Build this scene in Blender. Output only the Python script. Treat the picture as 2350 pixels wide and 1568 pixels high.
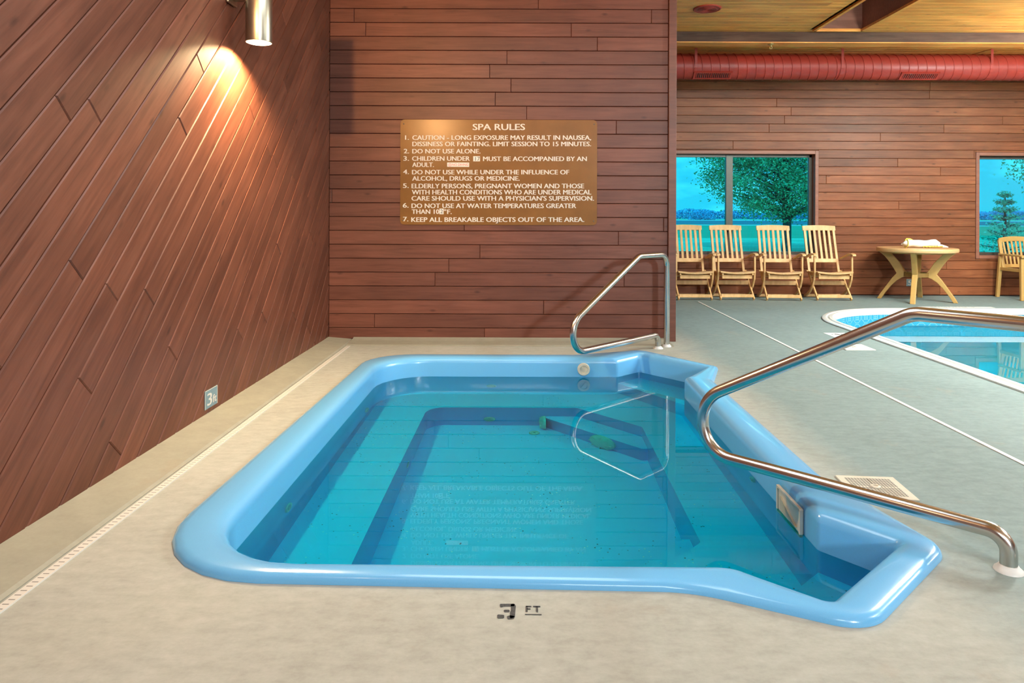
import bpy, bmesh, math, random
from mathutils import Vector, Matrix
from mathutils.geometry import tessellate_polygon

random.seed(7)
R = math.radians
SC = bpy.context.scene
COL = SC.collection
for o in list(bpy.data.objects):
    bpy.data.objects.remove(o)

# ------------------------------------------------------------------ camera
cd = bpy.data.cameras.new('camera')
cam = bpy.data.objects.new('camera', cd)
COL.objects.link(cam)
cam.location = (0, 0, 1.22)
cam.rotation_mode = 'XYZ'
cam.matrix_world = Matrix.Translation((0, 0, 1.22)) @ Matrix.Rotation(R(90), 4, 'X') @ Matrix.Rotation(R(0.2), 4, 'Z')
cd.sensor_width = 36
cd.sensor_fit = 'HORIZONTAL'
cd.lens = 36 * 1592 / 2350
cd.shift_x = -25 / 2350
cd.shift_y = -292 / 2350
cd.clip_end = 2000
SC.camera = cam

# ------------------------------------------------------------------ view, sky
SC.view_settings.view_transform = 'Standard'
SC.view_settings.look = 'None'
SC.view_settings.gamma = 1
SC.view_settings.use_curve_mapping = False
SC.view_settings.exposure = 0.0
cy = SC.cycles
cy.max_bounces = 12
cy.diffuse_bounces = 5
cy.glossy_bounces = 6
cy.transmission_bounces = 8
cy.transparent_max_bounces = 6
cy.caustics_refractive = True
cy.caustics_reflective = False
cy.blur_glossy = 0.5
cy.sample_clamp_indirect = 12
cy.use_denoising = True

W = bpy.data.worlds.new('sky')
SC.world = W
W.use_nodes = True
nt = W.node_tree
nt.nodes.clear()
wo = nt.nodes.new('ShaderNodeOutputWorld')
bg = nt.nodes.new('ShaderNodeBackground')
tc = nt.nodes.new('ShaderNodeTexCoord')
sx = nt.nodes.new('ShaderNodeSeparateXYZ')
rp = nt.nodes.new('ShaderNodeValToRGB')
rp.color_ramp.elements[0].position = 0.0
rp.color_ramp.elements[0].color = (.60, .64, .62, 1)
rp.color_ramp.elements[1].position = 0.5
rp.color_ramp.elements[1].color = (.12, .42, .72, 1)
mp = nt.nodes.new('ShaderNodeMapping')
mp.inputs['Scale'].default_value = (3, 3, 9)
nz = nt.nodes.new('ShaderNodeTexNoise')
nz.inputs['Scale'].default_value = 1.6
nz.inputs['Detail'].default_value = 6
cr = nt.nodes.new('ShaderNodeValToRGB')
cr.color_ramp.elements[0].position = .44
cr.color_ramp.elements[0].color = (0, 0, 0, 1)
cr.color_ramp.elements[1].position = .66
cr.color_ramp.elements[1].color = (1, 1, 1, 1)
mx = nt.nodes.new('ShaderNodeMixRGB')
mx.inputs[2].default_value = (3.4, 1.35, 1.15, 1)
L = nt.links.new
L(tc.outputs['Generated'], sx.inputs[0])
L(sx.outputs['Z'], rp.inputs[0])
L(tc.outputs['Generated'], mp.inputs[0])
L(mp.outputs[0], nz.inputs['Vector'])
L(nz.outputs['Fac'], cr.inputs[0])
L(cr.outputs[0], mx.inputs[0])
L(rp.outputs[0], mx.inputs[1])
L(mx.outputs[0], bg.inputs['Color'])
bg.inputs['Strength'].default_value = 1.85
L(bg.outputs[0], wo.inputs[0])


# ------------------------------------------------------------------ lights of the room, with added fills
def lamp(name, kind, loc, energy, color, size=.3, size_y=None, rot=(0, 0, 0), caustic=False, **kw):
    d = bpy.data.lights.new(name, kind)
    d.energy = energy
    d.color = color
    if kind == 'AREA':
        d.shape = 'RECTANGLE'
        d.size = size
        d.size_y = size_y or size
    else:
        d.shadow_soft_size = size
    for k, v in kw.items():
        setattr(d, k, v)
    if caustic:
        d.cycles.is_caustics_light = True
    o = bpy.data.objects.new(name, d)
    o.location = loc
    o.rotation_euler = rot
    COL.objects.link(o)
    return o


WARM = (1, .50, .18)
NEUT = (.86, .97, 1.0)
COOL = (.88, 1, .97)
# warm sconce on the diagonal wall behind the camera, washing the top of the partition
lamp('wall_lamp_behind_camera', 'SPOT', (-1.55, .9, 2.8), 900, WARM, .05, rot=(R(92), 0, R(-13)), spot_size=R(54), spot_blend=1.0)
lamp('wall_lamp_glow_behind_camera', 'POINT', (-1.5, .9, 2.8), 22, (1, .72, .44), .05)
lamp('evening_daylight', 'SUN', (5, -20, 30), 3.2, (1, .97, .92), R(6), rot=(R(52), 0, R(-12)), caustic=False)
lamp('hall_lamp_behind_camera', 'AREA', (3.6, -4.6, 2.8), 380, NEUT, .5, rot=(R(80), 0, R(16)))
lamp('alcove_fill', 'AREA', (-.2, 3.2, 3.42), 66, NEUT, 1.8)  # unseen fill over the spa, added for ambient light
lamp('rear_fill', 'AREA', (.6, -3.6, 3.42), 150, NEUT, 1.6)  # unseen fill added behind the camera
for x_, y_, z_, e_ in ((6.5, 7.4, 2.75, 205), (4.3, 5.3, 2.85, 200), (9.3, 6.0, 2.9, 170), (5.2, 1.6, 3.0, 90), (8.6, 1.8, 3.0, 90)):
    lamp('pool_hall_lamp', 'POINT', (x_, y_, z_), e_, COOL, .12)
for x_, y_, e_ in ((5.6, 6.2, 230), (8.4, 5.2, 230), (6.2, 2.6, 90)):
    lamp('pool_fill', 'AREA', (x_, y_, 3.44), e_, COOL, 1.3)  # unseen area fills added to brighten the pool water


# ------------------------------------------------------------------ helpers
def new_obj(name, data, parent=None):
    o = bpy.data.objects.new(name, data)
    COL.objects.link(o)
    if parent is not None:
        o.parent = parent
    return o


def tag(o, label=None, cat=None, group=None, kind=None):
    if label: o['label'] = label
    if cat: o['category'] = cat
    if group: o['group'] = group
    if kind: o['kind'] = kind
    return o


def thing(name, label, cat, loc=(0, 0, 0), rz=0, group=None):
    o = new_obj(name, None)
    o.empty_display_size = .1
    o.location = loc
    o.rotation_euler = (0, 0, rz)
    return tag(o, label, cat, group)


def dup(root, loc, rz, label, group=None):
    r = root.copy(); COL.objects.link(r)
    r.location = loc; r.rotation_euler = (0, 0, rz)
    r['label'] = label
    if group: r['group'] = group
    for ch in list(root.children):
        c = ch.copy(); COL.objects.link(c); c.parent = r
        for g in ch.children:
            d = g.copy(); COL.objects.link(d); d.parent = c
    return r


class MB:
    def __init__(s):
        s.v = []; s.f = []; s.m = []

    def add(s, vs, fs, mi=0):
        n = len(s.v)
        s.v += [tuple(p) for p in vs]
        s.f += [tuple(i + n for i in f) for f in fs]
        s.m += [mi] * len(fs)

    def box(s, c, d, rot=None, mi=0):
        hx, hy, hz = d[0] / 2, d[1] / 2, d[2] / 2
        vs = [Vector((x, y, z)) for x in (-hx, hx) for y in (-hy, hy) for z in (-hz, hz)]
        if rot is not None:
            vs = [rot @ p for p in vs]
        c = Vector(c)
        s.add([p + c for p in vs], [(0, 1, 3, 2), (4, 6, 7, 5), (0, 4, 5, 1), (2, 3, 7, 6), (0, 2, 6, 4), (1, 5, 7, 3)], mi)

    def tube(s, path, r, n=14, cap=True, mi=0):
        path = [Vector(p) for p in path]
        rs = r if isinstance(r, (list, tuple)) else [r] * len(path)
        vs = []
        up = None
        for i, p in enumerate(path):
            t = (path[min(i + 1, len(path) - 1)] - path[max(i - 1, 0)]).normalized()
            if up is None:
                up = Vector((0, 0, 1)) if abs(t.z) < .9 else Vector((1, 0, 0))
            a = t.cross(up).normalized()
            up = a.cross(t).normalized()
            for k in range(n):
                w = 2 * math.pi * k / n
                vs.append(p + (a * math.cos(w) + up * math.sin(w)) * rs[i])
        fs = []
        for i in range(len(path) - 1):
            for k in range(n):
                k2 = (k + 1) % n
                fs.append((i * n + k, i * n + k2, (i + 1) * n + k2, (i + 1) * n + k))
        if cap:
            fs.append(tuple(range(n - 1, -1, -1)))
            fs.append(tuple((len(path) - 1) * n + k for k in range(n)))
        s.add(vs, fs, mi)

    def lathe(s, prof, n=32, c=(0, 0, 0), axis='Z', mi=0, caps=True):
        vs = []
        for (r, h) in prof:
            for k in range(n):
                w = 2 * math.pi * k / n
                a, b = r * math.cos(w), r * math.sin(w)
                if axis == 'Z': p = (a, b, h)
                elif axis == 'Y': p = (a, h, b)
                else: p = (h, a, b)
                vs.append((p[0] + c[0], p[1] + c[1], p[2] + c[2]))
        fs = []
        for i in range(len(prof) - 1):
            for k in range(n):
                k2 = (k + 1) % n
                fs.append((i * n + k, i * n + k2, (i + 1) * n + k2, (i + 1) * n + k))
        if caps:
            fs.append(tuple(range(n - 1, -1, -1)))
            fs.append(tuple((len(prof) - 1) * n + k for k in range(n)))
        s.add(vs, fs, mi)

    def sweep(s, path, prof_fn, mi=0):
        """path of (point, side, up) frames; prof_fn gives closed section [(a,b)]"""
        vs = []; n = None
        for i, (p, a, b) in enumerate(path):
            sec = prof_fn(i)
            n = len(sec)
            vs += [Vector(p) + Vector(a) * u + Vector(b) * w for u, w in sec]
        fs = []
        for i in range(len(path) - 1):
            for k in range(n):
                k2 = (k + 1) % n
                fs.append((i * n + k, i * n + k2, (i + 1) * n + k2, (i + 1) * n + k))
        fs.append(tuple(range(n - 1, -1, -1)))
        fs.append(tuple((len(path) - 1) * n + k for k in range(n)))
        s.add(vs, fs, mi)

    def prism(s, poly, h0, h1, fn, mi=0):
        """poly 2-D, extruded h0..h1, fn(u,v,h) -> 3-D"""
        n = len(poly)
        vs = [fn(u, w, h0) for u, w in poly] + [fn(u, w, h1) for u, w in poly]
        fs = [(k, (k + 1) % n, n + (k + 1) % n, n + k) for k in range(n)]
        tri = tessellate_polygon([[Vector((u, w, 0)) for u, w in poly]])
        for t in tri:
            fs.append(tuple(t)); fs.append(tuple(i + n for i in reversed(t)))
        s.add(vs, fs, mi)

    def flat(s, loops, z, mi=0):
        """horizontal polygon with holes"""
        vl = [[Vector((p[0], p[1], 0)) for p in lp] for lp in loops]
        tri = tessellate_polygon(vl)
        allp = [p for lp in loops for p in lp]
        fs = []
        for t in tri:
            a, b, c = (Vector(allp[i][:2]) for i in t)
            cr_ = (b - a).x * (c - a).y - (b - a).y * (c - a).x
            fs.append(tuple(t) if cr_ > 0 else tuple(reversed(t)))
        s.add([(p[0], p[1], z) for p in allp], fs, mi)

    def board(s, o, u, v, n, u0, u1, v0, v1, th, ch):
        o, u, v, n = map(Vector, (o, u, v, n))
        vs = []
        for inset, h in ((0, 0), (0, th - ch), (ch, th)):
            for a, b in ((u0 + inset, v0 + inset), (u1 - inset, v0 + inset), (u1 - inset, v1 - inset), (u0 + inset, v1 - inset)):
                vs.append(o + u * a + v * b + n * h)
        fs = [(8, 9, 10, 11)]
        for q in (0, 4):
            for k in range(4):
                fs.append((q + k, q + (k + 1) % 4, q + 4 + (k + 1) % 4, q + 4 + k))
        s.add(vs, fs)

    def build(s, name, mats, parent=None, smooth=None, bevel=None, fixn=True, bseg=2, clip=None):
        me = bpy.data.meshes.new(name)
        me.from_pydata(s.v, [], s.f)
        if not isinstance(mats, (list, tuple)):
            mats = [mats]
        for m in mats:
            me.materials.append(m)
        if len(mats) > 1:
            me.polygons.foreach_set('material_index', s.m)
        if fixn or clip:
            bm = bmesh.new(); bm.from_mesh(me)
            if clip:
                for co, no in clip:
                    bmesh.ops.bisect_plane(bm, geom=bm.verts[:] + bm.edges[:] + bm.faces[:], plane_co=co, plane_no=no, clear_outer=True)
            if fixn:
                bmesh.ops.recalc_face_normals(bm, faces=bm.faces[:])
            bm.to_mesh(me); bm.free()
        if smooth is not None:
            me.shade_smooth()
            if smooth < 180:
                me.set_sharp_from_angle(angle=R(smooth))
        me.update()
        o = new_obj(name, me, parent)
        if bevel:
            bv = o.modifiers.new('edge', 'BEVEL')
            bv.width = bevel; bv.segments = bseg; bv.limit_method = 'ANGLE'; bv.angle_limit = R(40)
            bv.harden_normals = False
        return o


def round_path(pts, radii, n=7, closed=False):
    """fillet the corners of a polyline (2-D or 3-D)"""
    pts = [Vector(p).to_3d() for p in pts]
    out = []
    m = len(pts)
    for i in range(m):
        if not closed and i in (0, m - 1):
            out.append(pts[i]); continue
        p, a, b = pts[i], pts[(i - 1) % m], pts[(i + 1) % m]
        da, db = (a - p), (b - p)
        la, lb = da.length, db.length
        da.normalize(); db.normalize()
        ang = da.angle(db)
        r = radii[i] if isinstance(radii, (list, tuple)) else radii
        t = min(r / math.tan(ang / 2), la * .49, lb * .49)
        r2 = t * math.tan(ang / 2)
        c = p + (da + db).normalized() * (r2 / math.sin(ang / 2))
        s0, s1 = p + da * t - c, p + db * t - c
        tot = s0.angle(s1)
        ax = s0.cross(s1)
        if ax.length < 1e-9:
            out += [p] * n; continue
        ax.normalize()
        for k in range(n):
            out.append(c + Matrix.Rotation(tot * k / (n - 1), 3, ax) @ s0)
    return out


# ------------------------------------------------------------------ materials
def mat(name):
    m = bpy.data.materials.new(name)
    m.use_nodes = True
    t = m.node_tree
    return m, t, t.nodes['Principled BSDF']


def N(t, kind, **kw):
    n = t.nodes.new('ShaderNode' + kind)
    for k, v in kw.items():
        if k in n.inputs: n.inputs[k].default_value = v
        else: setattr(n, k, v)
    return n


def ramp(t, stops):
    n = t.nodes.new('ShaderNodeValToRGB')
    e = n.color_ramp.elements
    while len(e) < len(stops): e.new(.5)
    for q, (p, c) in zip(e, stops):
        q.position = p
        q.color = (*c, 1) if len(c) == 3 else c
    return n


def simple(name, color, rough=.5, metal=0, var=.06, scale=30, bump=0, spec=.5, coat=0):
    m, t, b = mat(name)
    co = N(t, 'TexCoord')
    nz = N(t, 'TexNoise', Scale=scale, Detail=4)
    rp = ramp(t, [(.3, [c * (1 - var) for c in color]), (.7, [min(1, c * (1 + var)) for c in color])])
    t.links.new(co.outputs['Object'], nz.inputs['Vector'])
    t.links.new(nz.outputs['Fac'], rp.inputs[0])
    t.links.new(rp.outputs[0], b.inputs['Base Color'])
    b.inputs['Roughness'].default_value = rough
    b.inputs['Metallic'].default_value = metal
    b.inputs['Specular IOR Level'].default_value = spec
    b.inputs['Coat Weight'].default_value = coat
    if bump:
        bp = N(t, 'Bump', Strength=bump, Distance=.004)
        t.links.new(nz.outputs['Fac'], bp.inputs['Height'])
        t.links.new(bp.outputs[0], b.inputs['Normal'])
    return m


def wood(name, dark, mid, light, rot=(0, 0, 0), rough=.45, knots=True, bright=.13, coat=.15, spec=.4, stretch=(1.0, 14, 14)):
    m, t, b = mat(name)
    lk = t.links.new
    co = N(t, 'TexCoord')
    rm = N(t, 'Mapping'); rm.inputs['Rotation'].default_value = rot
    geo = N(t, 'NewGeometry')
    off = N(t, 'VectorMath', operation='SCALE'); off.inputs['Scale'].default_value = 37.0
    cx = N(t, 'CombineXYZ')
    for i in range(3): lk(geo.outputs['Random Per Island'], cx.inputs[i])
    lk(cx.outputs[0], off.inputs[0])
    ad = N(t, 'VectorMath', operation='ADD')
    lk(co.outputs['Object'], rm.inputs[0]); lk(rm.outputs[0], ad.inputs[0]); lk(off.outputs[0], ad.inputs[1])
    st = N(t, 'Mapping'); st.inputs['Scale'].default_value = stretch
    lk(ad.outputs[0], st.inputs[0])
    n1 = N(t, 'TexNoise', Scale=2.2, Detail=7, Roughness=.62, Distortion=.5)
    lk(st.outputs[0], n1.inputs['Vector'])
    rp = ramp(t, [(.30, dark), (.52, mid), (.74, light)])
    lk(n1.outputs['Fac'], rp.inputs[0])
    # big soft blotches
    n2 = N(t, 'TexNoise', Scale=1.7, Detail=3)
    lk(ad.outputs[0], n2.inputs['Vector'])
    # brightness by board and by blotch
    m1 = N(t, 'MapRange'); m1.inputs['To Min'].default_value = 1 - bright; m1.inputs['To Max'].default_value = 1 + bright
    lk(geo.outputs['Random Per Island'], m1.inputs['Value'])
    m2 = N(t, 'MapRange'); m2.inputs['From Min'].default_value = .3; m2.inputs['From Max'].default_value = .7
    m2.inputs['To Min'].default_value = .82; m2.inputs['To Max'].default_value = 1.15
    lk(n2.outputs['Fac'], m2.inputs['Value'])
    mu = N(t, 'Math', operation='MULTIPLY')
    lk(m1.outputs[0], mu.inputs[0]); lk(m2.outputs[0], mu.inputs[1])
    hs = N(t, 'HueSaturation')
    lk(rp.outputs[0], hs.inputs['Color']); lk(mu.outputs[0], hs.inputs['Value'])
    last = hs.outputs[0]
    if knots:
        km = N(t, 'Mapping'); km.inputs['Scale'].default_value = (3.2, 7.5, 7.5)
        lk(ad.outputs[0], km.inputs[0])
        vo = N(t, 'TexVoronoi', Scale=1.0)
        lk(km.outputs[0], vo.inputs['Vector'])
        kr = ramp(t, [(.035, (1, 1, 1)), (.13, (0, 0, 0))])
        lk(vo.outputs['Distance'], kr.inputs[0])
        mk = N(t, 'MixRGB'); mk.inputs[2].default_value = (dark[0] * .3, dark[1] * .3, dark[2] * .3, 1)
        kf = N(t, 'Math', operation='MULTIPLY'); kf.inputs[1].default_value = .6
        lk(kr.outputs[0], kf.inputs[0]); lk(kf.outputs[0], mk.inputs[0]); lk(last, mk.inputs[1])
        last = mk.outputs[0]
    lk(last, b.inputs['Base Color'])
    b.inputs['Roughness'].default_value = rough
    b.inputs['Specular IOR Level'].default_value = spec
    b.inputs['Coat Weight'].default_value = coat
    b.inputs['Coat Roughness'].default_value = .35
    bp = N(t, 'Bump', Strength=.12, Distance=.004)
    lk(n1.outputs['Fac'], bp.inputs['Height']); lk(bp.outputs[0], b.inputs['Normal'])
    return m


def concrete(name, c_dark, c_mid, c_light, brush=(1, 1, 1), stain=(.5, .4, .3), coat=None):
    m, t, b = mat(name)
    lk = t.links.new
    co = N(t, 'TexCoord')
    n1 = N(t, 'TexNoise', Scale=1.1, Detail=6, Roughness=.6)
    n2 = N(t, 'TexNoise', Scale=55, Detail=5, Roughness=.7)
    mpp = N(t, 'Mapping'); mpp.inputs['Scale'].default_value = brush
    n3 = N(t, 'TexNoise', Scale=9, Detail=5, Roughness=.65)
    for n in (n1, n2): lk(co.outputs['Object'], n.inputs['Vector'])
    lk(co.outputs['Object'], mpp.inputs[0]); lk(mpp.outputs[0], n3.inputs['Vector'])
    a = N(t, 'Math', operation='MULTIPLY_ADD'); a.inputs[1].default_value = .45
    lk(n3.outputs['Fac'], a.inputs[0])
    a2 = N(t, 'Math', operation='MULTIPLY'); a2.inputs[1].default_value = .35
    lk(n1.outputs['Fac'], a2.inputs[0]); lk(a2.outputs[0], a.inputs[2])
    a3 = N(t, 'Math', operation='MULTIPLY_ADD'); a3.inputs[1].default_value = .20
    lk(n2.outputs['Fac'], a3.inputs[0]); lk(a.outputs[0], a3.inputs[2])
    rp = ramp(t, [(.35, c_dark), (.5, c_mid), (.65, c_light)])
    lk(a3.outputs[0], rp.inputs[0])
    base = rp.outputs[0]
    if coat:            # cool pool-side light painted as a grey tint from the partition's end
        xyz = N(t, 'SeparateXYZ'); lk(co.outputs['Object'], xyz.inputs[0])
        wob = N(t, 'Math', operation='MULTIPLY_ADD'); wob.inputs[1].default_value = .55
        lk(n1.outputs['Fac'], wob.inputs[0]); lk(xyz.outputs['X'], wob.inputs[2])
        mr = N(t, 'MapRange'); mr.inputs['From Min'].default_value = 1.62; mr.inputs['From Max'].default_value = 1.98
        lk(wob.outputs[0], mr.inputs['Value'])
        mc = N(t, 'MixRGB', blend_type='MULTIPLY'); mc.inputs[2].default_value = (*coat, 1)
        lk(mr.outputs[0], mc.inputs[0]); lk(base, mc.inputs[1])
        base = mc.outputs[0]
    # rust-brown stains, small and scattered
    ns = N(t, 'TexNoise', Scale=2.6, Detail=8, Roughness=.7)
    lk(co.outputs['Object'], ns.inputs['Vector'])
    sr = ramp(t, [(.58, (0, 0, 0)), (.74, (1, 1, 1))])
    lk(ns.outputs['Fac'], sr.inputs[0])
    sf = N(t, 'Math', operation='MULTIPLY'); sf.inputs[1].default_value = .35
    lk(sr.outputs[0], sf.inputs[0])
    mk = N(t, 'MixRGB'); mk.inputs[2].default_value = (*stain, 1)
    lk(sf.outputs[0], mk.inputs[0]); lk(base, mk.inputs[1])
    lk(mk.outputs[0], b.inputs['Base Color'])
    b.inputs['Roughness'].default_value = .72
    b.inputs['Specular IOR Level'].default_value = .3
    bp = N(t, 'Bump', Strength=.15, Distance=.003)
    lk(a3.outputs[0], bp.inputs['Height']); lk(bp.outputs[0], b.inputs['Normal'])
    return m


def emit(name, color, s):
    m, t, b = mat(name)
    b.inputs['Base Color'].default_value = (*color, 1)
    b.inputs['Emission Color'].default_value = (*color, 1)
    b.inputs['Emission Strength'].default_value = s
    return m


def water_mat(name, tint):
    """thin clear surface: Fresnel reflection over refraction tinted by the water"""
    m, t, b = mat(name)
    t.nodes.remove(b)
    rf = N(t, 'BsdfRefraction', IOR=1.333, Roughness=0.0); rf.inputs['Color'].default_value = (*tint, 1)
    gl = N(t, 'BsdfGlossy', Roughness=0.0)
    fr = N(t, 'Fresnel', IOR=1.333)
    ms = N(t, 'MixShader')
    t.links.new(fr.outputs[0], ms.inputs[0]); t.links.new(rf.outputs[0], ms.inputs[1]); t.links.new(gl.outputs[0], ms.inputs[2])
    t.links.new(ms.outputs[0], t.nodes['Material Output'].inputs[0])
    return m


def glass_mat(name, tint):
    m, t, b = mat(name)
    t.nodes.remove(b)
    tr = N(t, 'BsdfTransparent'); tr.inputs[0].default_value = (*tint, 1)
    gl = N(t, 'BsdfGlossy', Roughness=0.0)
    fr = N(t, 'Fresnel', IOR=1.5)
    mf = N(t, 'Math', operation='MULTIPLY'); mf.inputs[1].default_value = 1.6
    ms = N(t, 'MixShader')
    t.links.new(fr.outputs[0], mf.inputs[0])
    t.links.new(mf.outputs[0], ms.inputs[0]); t.links.new(tr.outputs[0], ms.inputs[1]); t.links.new(gl.outputs[0], ms.inputs[2])
    t.links.new(ms.outputs[0], t.nodes['Material Output'].inputs[0])
    return m


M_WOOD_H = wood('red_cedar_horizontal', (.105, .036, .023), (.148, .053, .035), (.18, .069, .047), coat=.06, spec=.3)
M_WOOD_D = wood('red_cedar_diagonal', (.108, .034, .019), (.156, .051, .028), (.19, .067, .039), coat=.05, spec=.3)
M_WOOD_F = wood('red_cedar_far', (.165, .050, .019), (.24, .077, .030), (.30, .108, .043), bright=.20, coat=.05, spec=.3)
M_TRIM = wood('trim_cedar', (.24, .09, .055), (.30, .115, .07), (.36, .14, .09), knots=False, bright=.05)
M_POST = wood('post_cedar', (.11, .038, .024), (.15, .052, .033), (.185, .067, .043), knots=False, bright=.03, coat=.05)
M_CEIL = wood('pine_ceiling', (.56, .18, .030), (.76, .285, .055), (.85, .37, .09), bright=.12, coat=.2, rough=.4)
M_BEAM = wood('dark_beam', (.075, .04, .028), (.11, .062, .045), (.14, .08, .055), knots=False, bright=.05, coat=0, rough=.8, spec=.15)
M_GROOVE = simple('dark_groove', (.03, .012, .008), .9)
M_CONC = concrete('beige_concrete', (.30, .305, .27), (.375, .385, .345), (.445, .455, .415), brush=(1.4, 2.6, 1), stain=(.34, .27, .19), coat=(.56, .72, .80))  # coat holds the cool light tinted into the pool side
M_CURB = concrete('pale_curb_concrete', (.26, .255, .21), (.30, .295, .24), (.34, .335, .275), stain=(.30, .24, .16))
M_WHITE = simple('white_plastic', (.72, .72, .70), .4)
M_PALE = simple('cream_plastic', (.66, .62, .52), .4)
M_SCRIB = simple('grey_brush_mark', (.30, .32, .32), .8)
M_SLOT = simple('drain_slot', (.18, .18, .17), .8)
M_SLOTTED, t_, b_ = mat('white_slotted_plastic')
co_ = N(t_, 'TexCoord'); xyz_ = N(t_, 'SeparateXYZ'); t_.links.new(co_.outputs['Object'], xyz_.inputs[0])
dv_ = N(t_, 'Math', operation='DIVIDE'); dv_.inputs[1].default_value = .0262; t_.links.new(xyz_.outputs['Y'], dv_.inputs[0])
fr_ = N(t_, 'Math', operation='FRACT'); t_.links.new(dv_.outputs[0], fr_.inputs[0])
l1_ = N(t_, 'Math', operation='LESS_THAN'); l1_.inputs[1].default_value = .19; t_.links.new(fr_.outputs[0], l1_.inputs[0])
l2_ = N(t_, 'Math', operation='COMPARE'); l2_.inputs[1].default_value = -1.6; l2_.inputs[2].default_value = .0105; t_.links.new(xyz_.outputs['X'], l2_.inputs[0])
ml_ = N(t_, 'Math', operation='MULTIPLY'); t_.links.new(l1_.outputs[0], ml_.inputs[0]); t_.links.new(l2_.outputs[0], ml_.inputs[1])
mx_ = N(t_, 'MixRGB'); mx_.inputs[1].default_value = (.62, .61, .57, 1); mx_.inputs[2].default_value = (.17, .17, .16, 1)
t_.links.new(ml_.outputs[0], mx_.inputs[0]); t_.links.new(mx_.outputs[0], b_.inputs['Base Color'])
b_.inputs['Roughness'].default_value = .5
M_STEEL = simple('brushed_steel', (.58, .57, .54), .22, 1, var=.04, scale=8)
M_LAMP = simple('satin_nickel', (.42, .38, .30), .33, 1, var=.05, scale=12)
M_GEL = simple('blue_gelcoat', (.15, .46, .80), .22, 0, var=.03, scale=300, coat=.3, bump=.04)
M_TEAK = wood('teak', (.62, .36, .14), (.76, .46, .20), (.84, .55, .27), knots=False, bright=.08, rough=.5, stretch=(6, 6, 2))
M_RESIN = simple('tan_resin', (.52, .31, .095), .42, var=.04)
M_RESIN_TOP = simple('tan_resin_top', (.66, .40, .18), .38, var=.04)
M_RED = simple('red_duct_paint', (.31, .034, .022), .42, var=.12, scale=6, spec=.35)
M_REDDARK = simple('red_grille_dark', (.06, .02, .018), .7)
M_BRONZE = simple('bronze_aluminium', (.10, .095, .08), .4, .4)
M_BRASS = simple('brass', (.6, .5, .25), .3, 1)
M_SIGN = simple('gold_brown_sign', (.215, .095, .020), .5, 0, var=.12, scale=5, spec=.2, coat=.22, bump=.10)
M_SIGN.node_tree.nodes['Principled BSDF'].inputs['Coat Roughness'].default_value = .21
M_LETTER = simple('white_letters', (.72, .69, .62), .55, var=.02)
M_BLUEGREY = simple('blue_grey_plate', (.19, .30, .34), .45, var=.05)
M_BLACKPAINT = simple('black_paint', (.045, .048, .05), .7, var=.5, scale=220)
M_REDTEXT = simple('red_ink', (.62, .05, .05), .5)
M_STICK = simple('white_sticker', (.80, .78, .70), .5)
M_COPING = simple('white_coping', (.74, .78, .78), .3, coat=.3)
M_JET = simple('jet_fitting', (.45, .58, .50), .4)
M_GREEN = simple('green_drain_cover', (.32, .72, .62), .4)
M_LINER = simple('pool_liner_blue', (.30, .80, 1.0), .4, var=.03)
M_VINYL = simple('white_vinyl', (.80, .80, .76), .35, var=.04)
M_YELLOW = simple('yellow_cord', (.80, .66, .10), .6, var=.15)
M_WATER = water_mat('spa_water_surface', (.15, .96, 1.0))
M_GLASS = glass_mat('tinted_window_glass', (.13, .80, .98))
M_GLOW = emit('lamp_glow', (1, .93, .78), 30)

FAR = 10.58      # face of the far wall
BACK = 6.70      # face of the partition behind the spa
LEFT = -1.872    # face of the diagonal wall
CEIL = 3.47


# ------------------------------------------------------------------ setting
def boards_row(mb, o, u, n, u0, u1, v0, v1, rnd, th=.018, ch=.004, lmin=1.8, lmax=4.8, gap=.004, v=(0, 0, 1), vary=.0):
    p = u0 - rnd.uniform(0, lmax * .8)
    while p < u1:
        q = p + rnd.uniform(lmin, lmax)
        a, b = max(p, u0), min(q, u1)
        if b - a > .006:
            mb.board(o, u, v, n, a + .0012, b - .0012, v0 + gap / 2, v1 - gap / 2, th + rnd.uniform(-vary, vary), ch)
        p = q


def siding(name, o, u, n, u0, u1, z0, z1, zline, pitch, mt, holes=(), seed=1, th=.018, lmax=3.6, back=.12, ch=.004):
    rnd = random.Random(seed)
    mb = MB()
    k = math.floor((z0 - zline) / pitch)
    while zline + k * pitch < z1:
        a, b = max(zline + k * pitch, z0), min(zline + (k + 1) * pitch, z1)
        k += 1
        if b - a < .01: continue
        cuts = [h for h in holes if h[2] < b and h[3] > a]
        spans = [(u0, u1, a, b)]
        for h in cuts:
            nxt = []
            for s in spans:
                if h[1] <= s[0] or h[0] >= s[1]: nxt.append(s); continue
                if h[0] > s[0]: nxt.append((s[0], h[0], s[2], s[3]))
                if h[1] < s[1]: nxt.append((h[1], s[1], s[2], s[3]))
                m0, m1 = max(s[0], h[0]), min(s[1], h[1])
                if h[2] - s[2] > .012: nxt.append((m0, m1, s[2], h[2]))
                if s[3] - h[3] > .012: nxt.append((m0, m1, h[3], s[3]))
            spans = nxt
        for s in spans:
            boards_row(mb, o, u, n, s[0], s[1], s[2], s[3], rnd, th, ch, lmax=lmax, vary=.001)
    return mb.build(name, mt)


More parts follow.
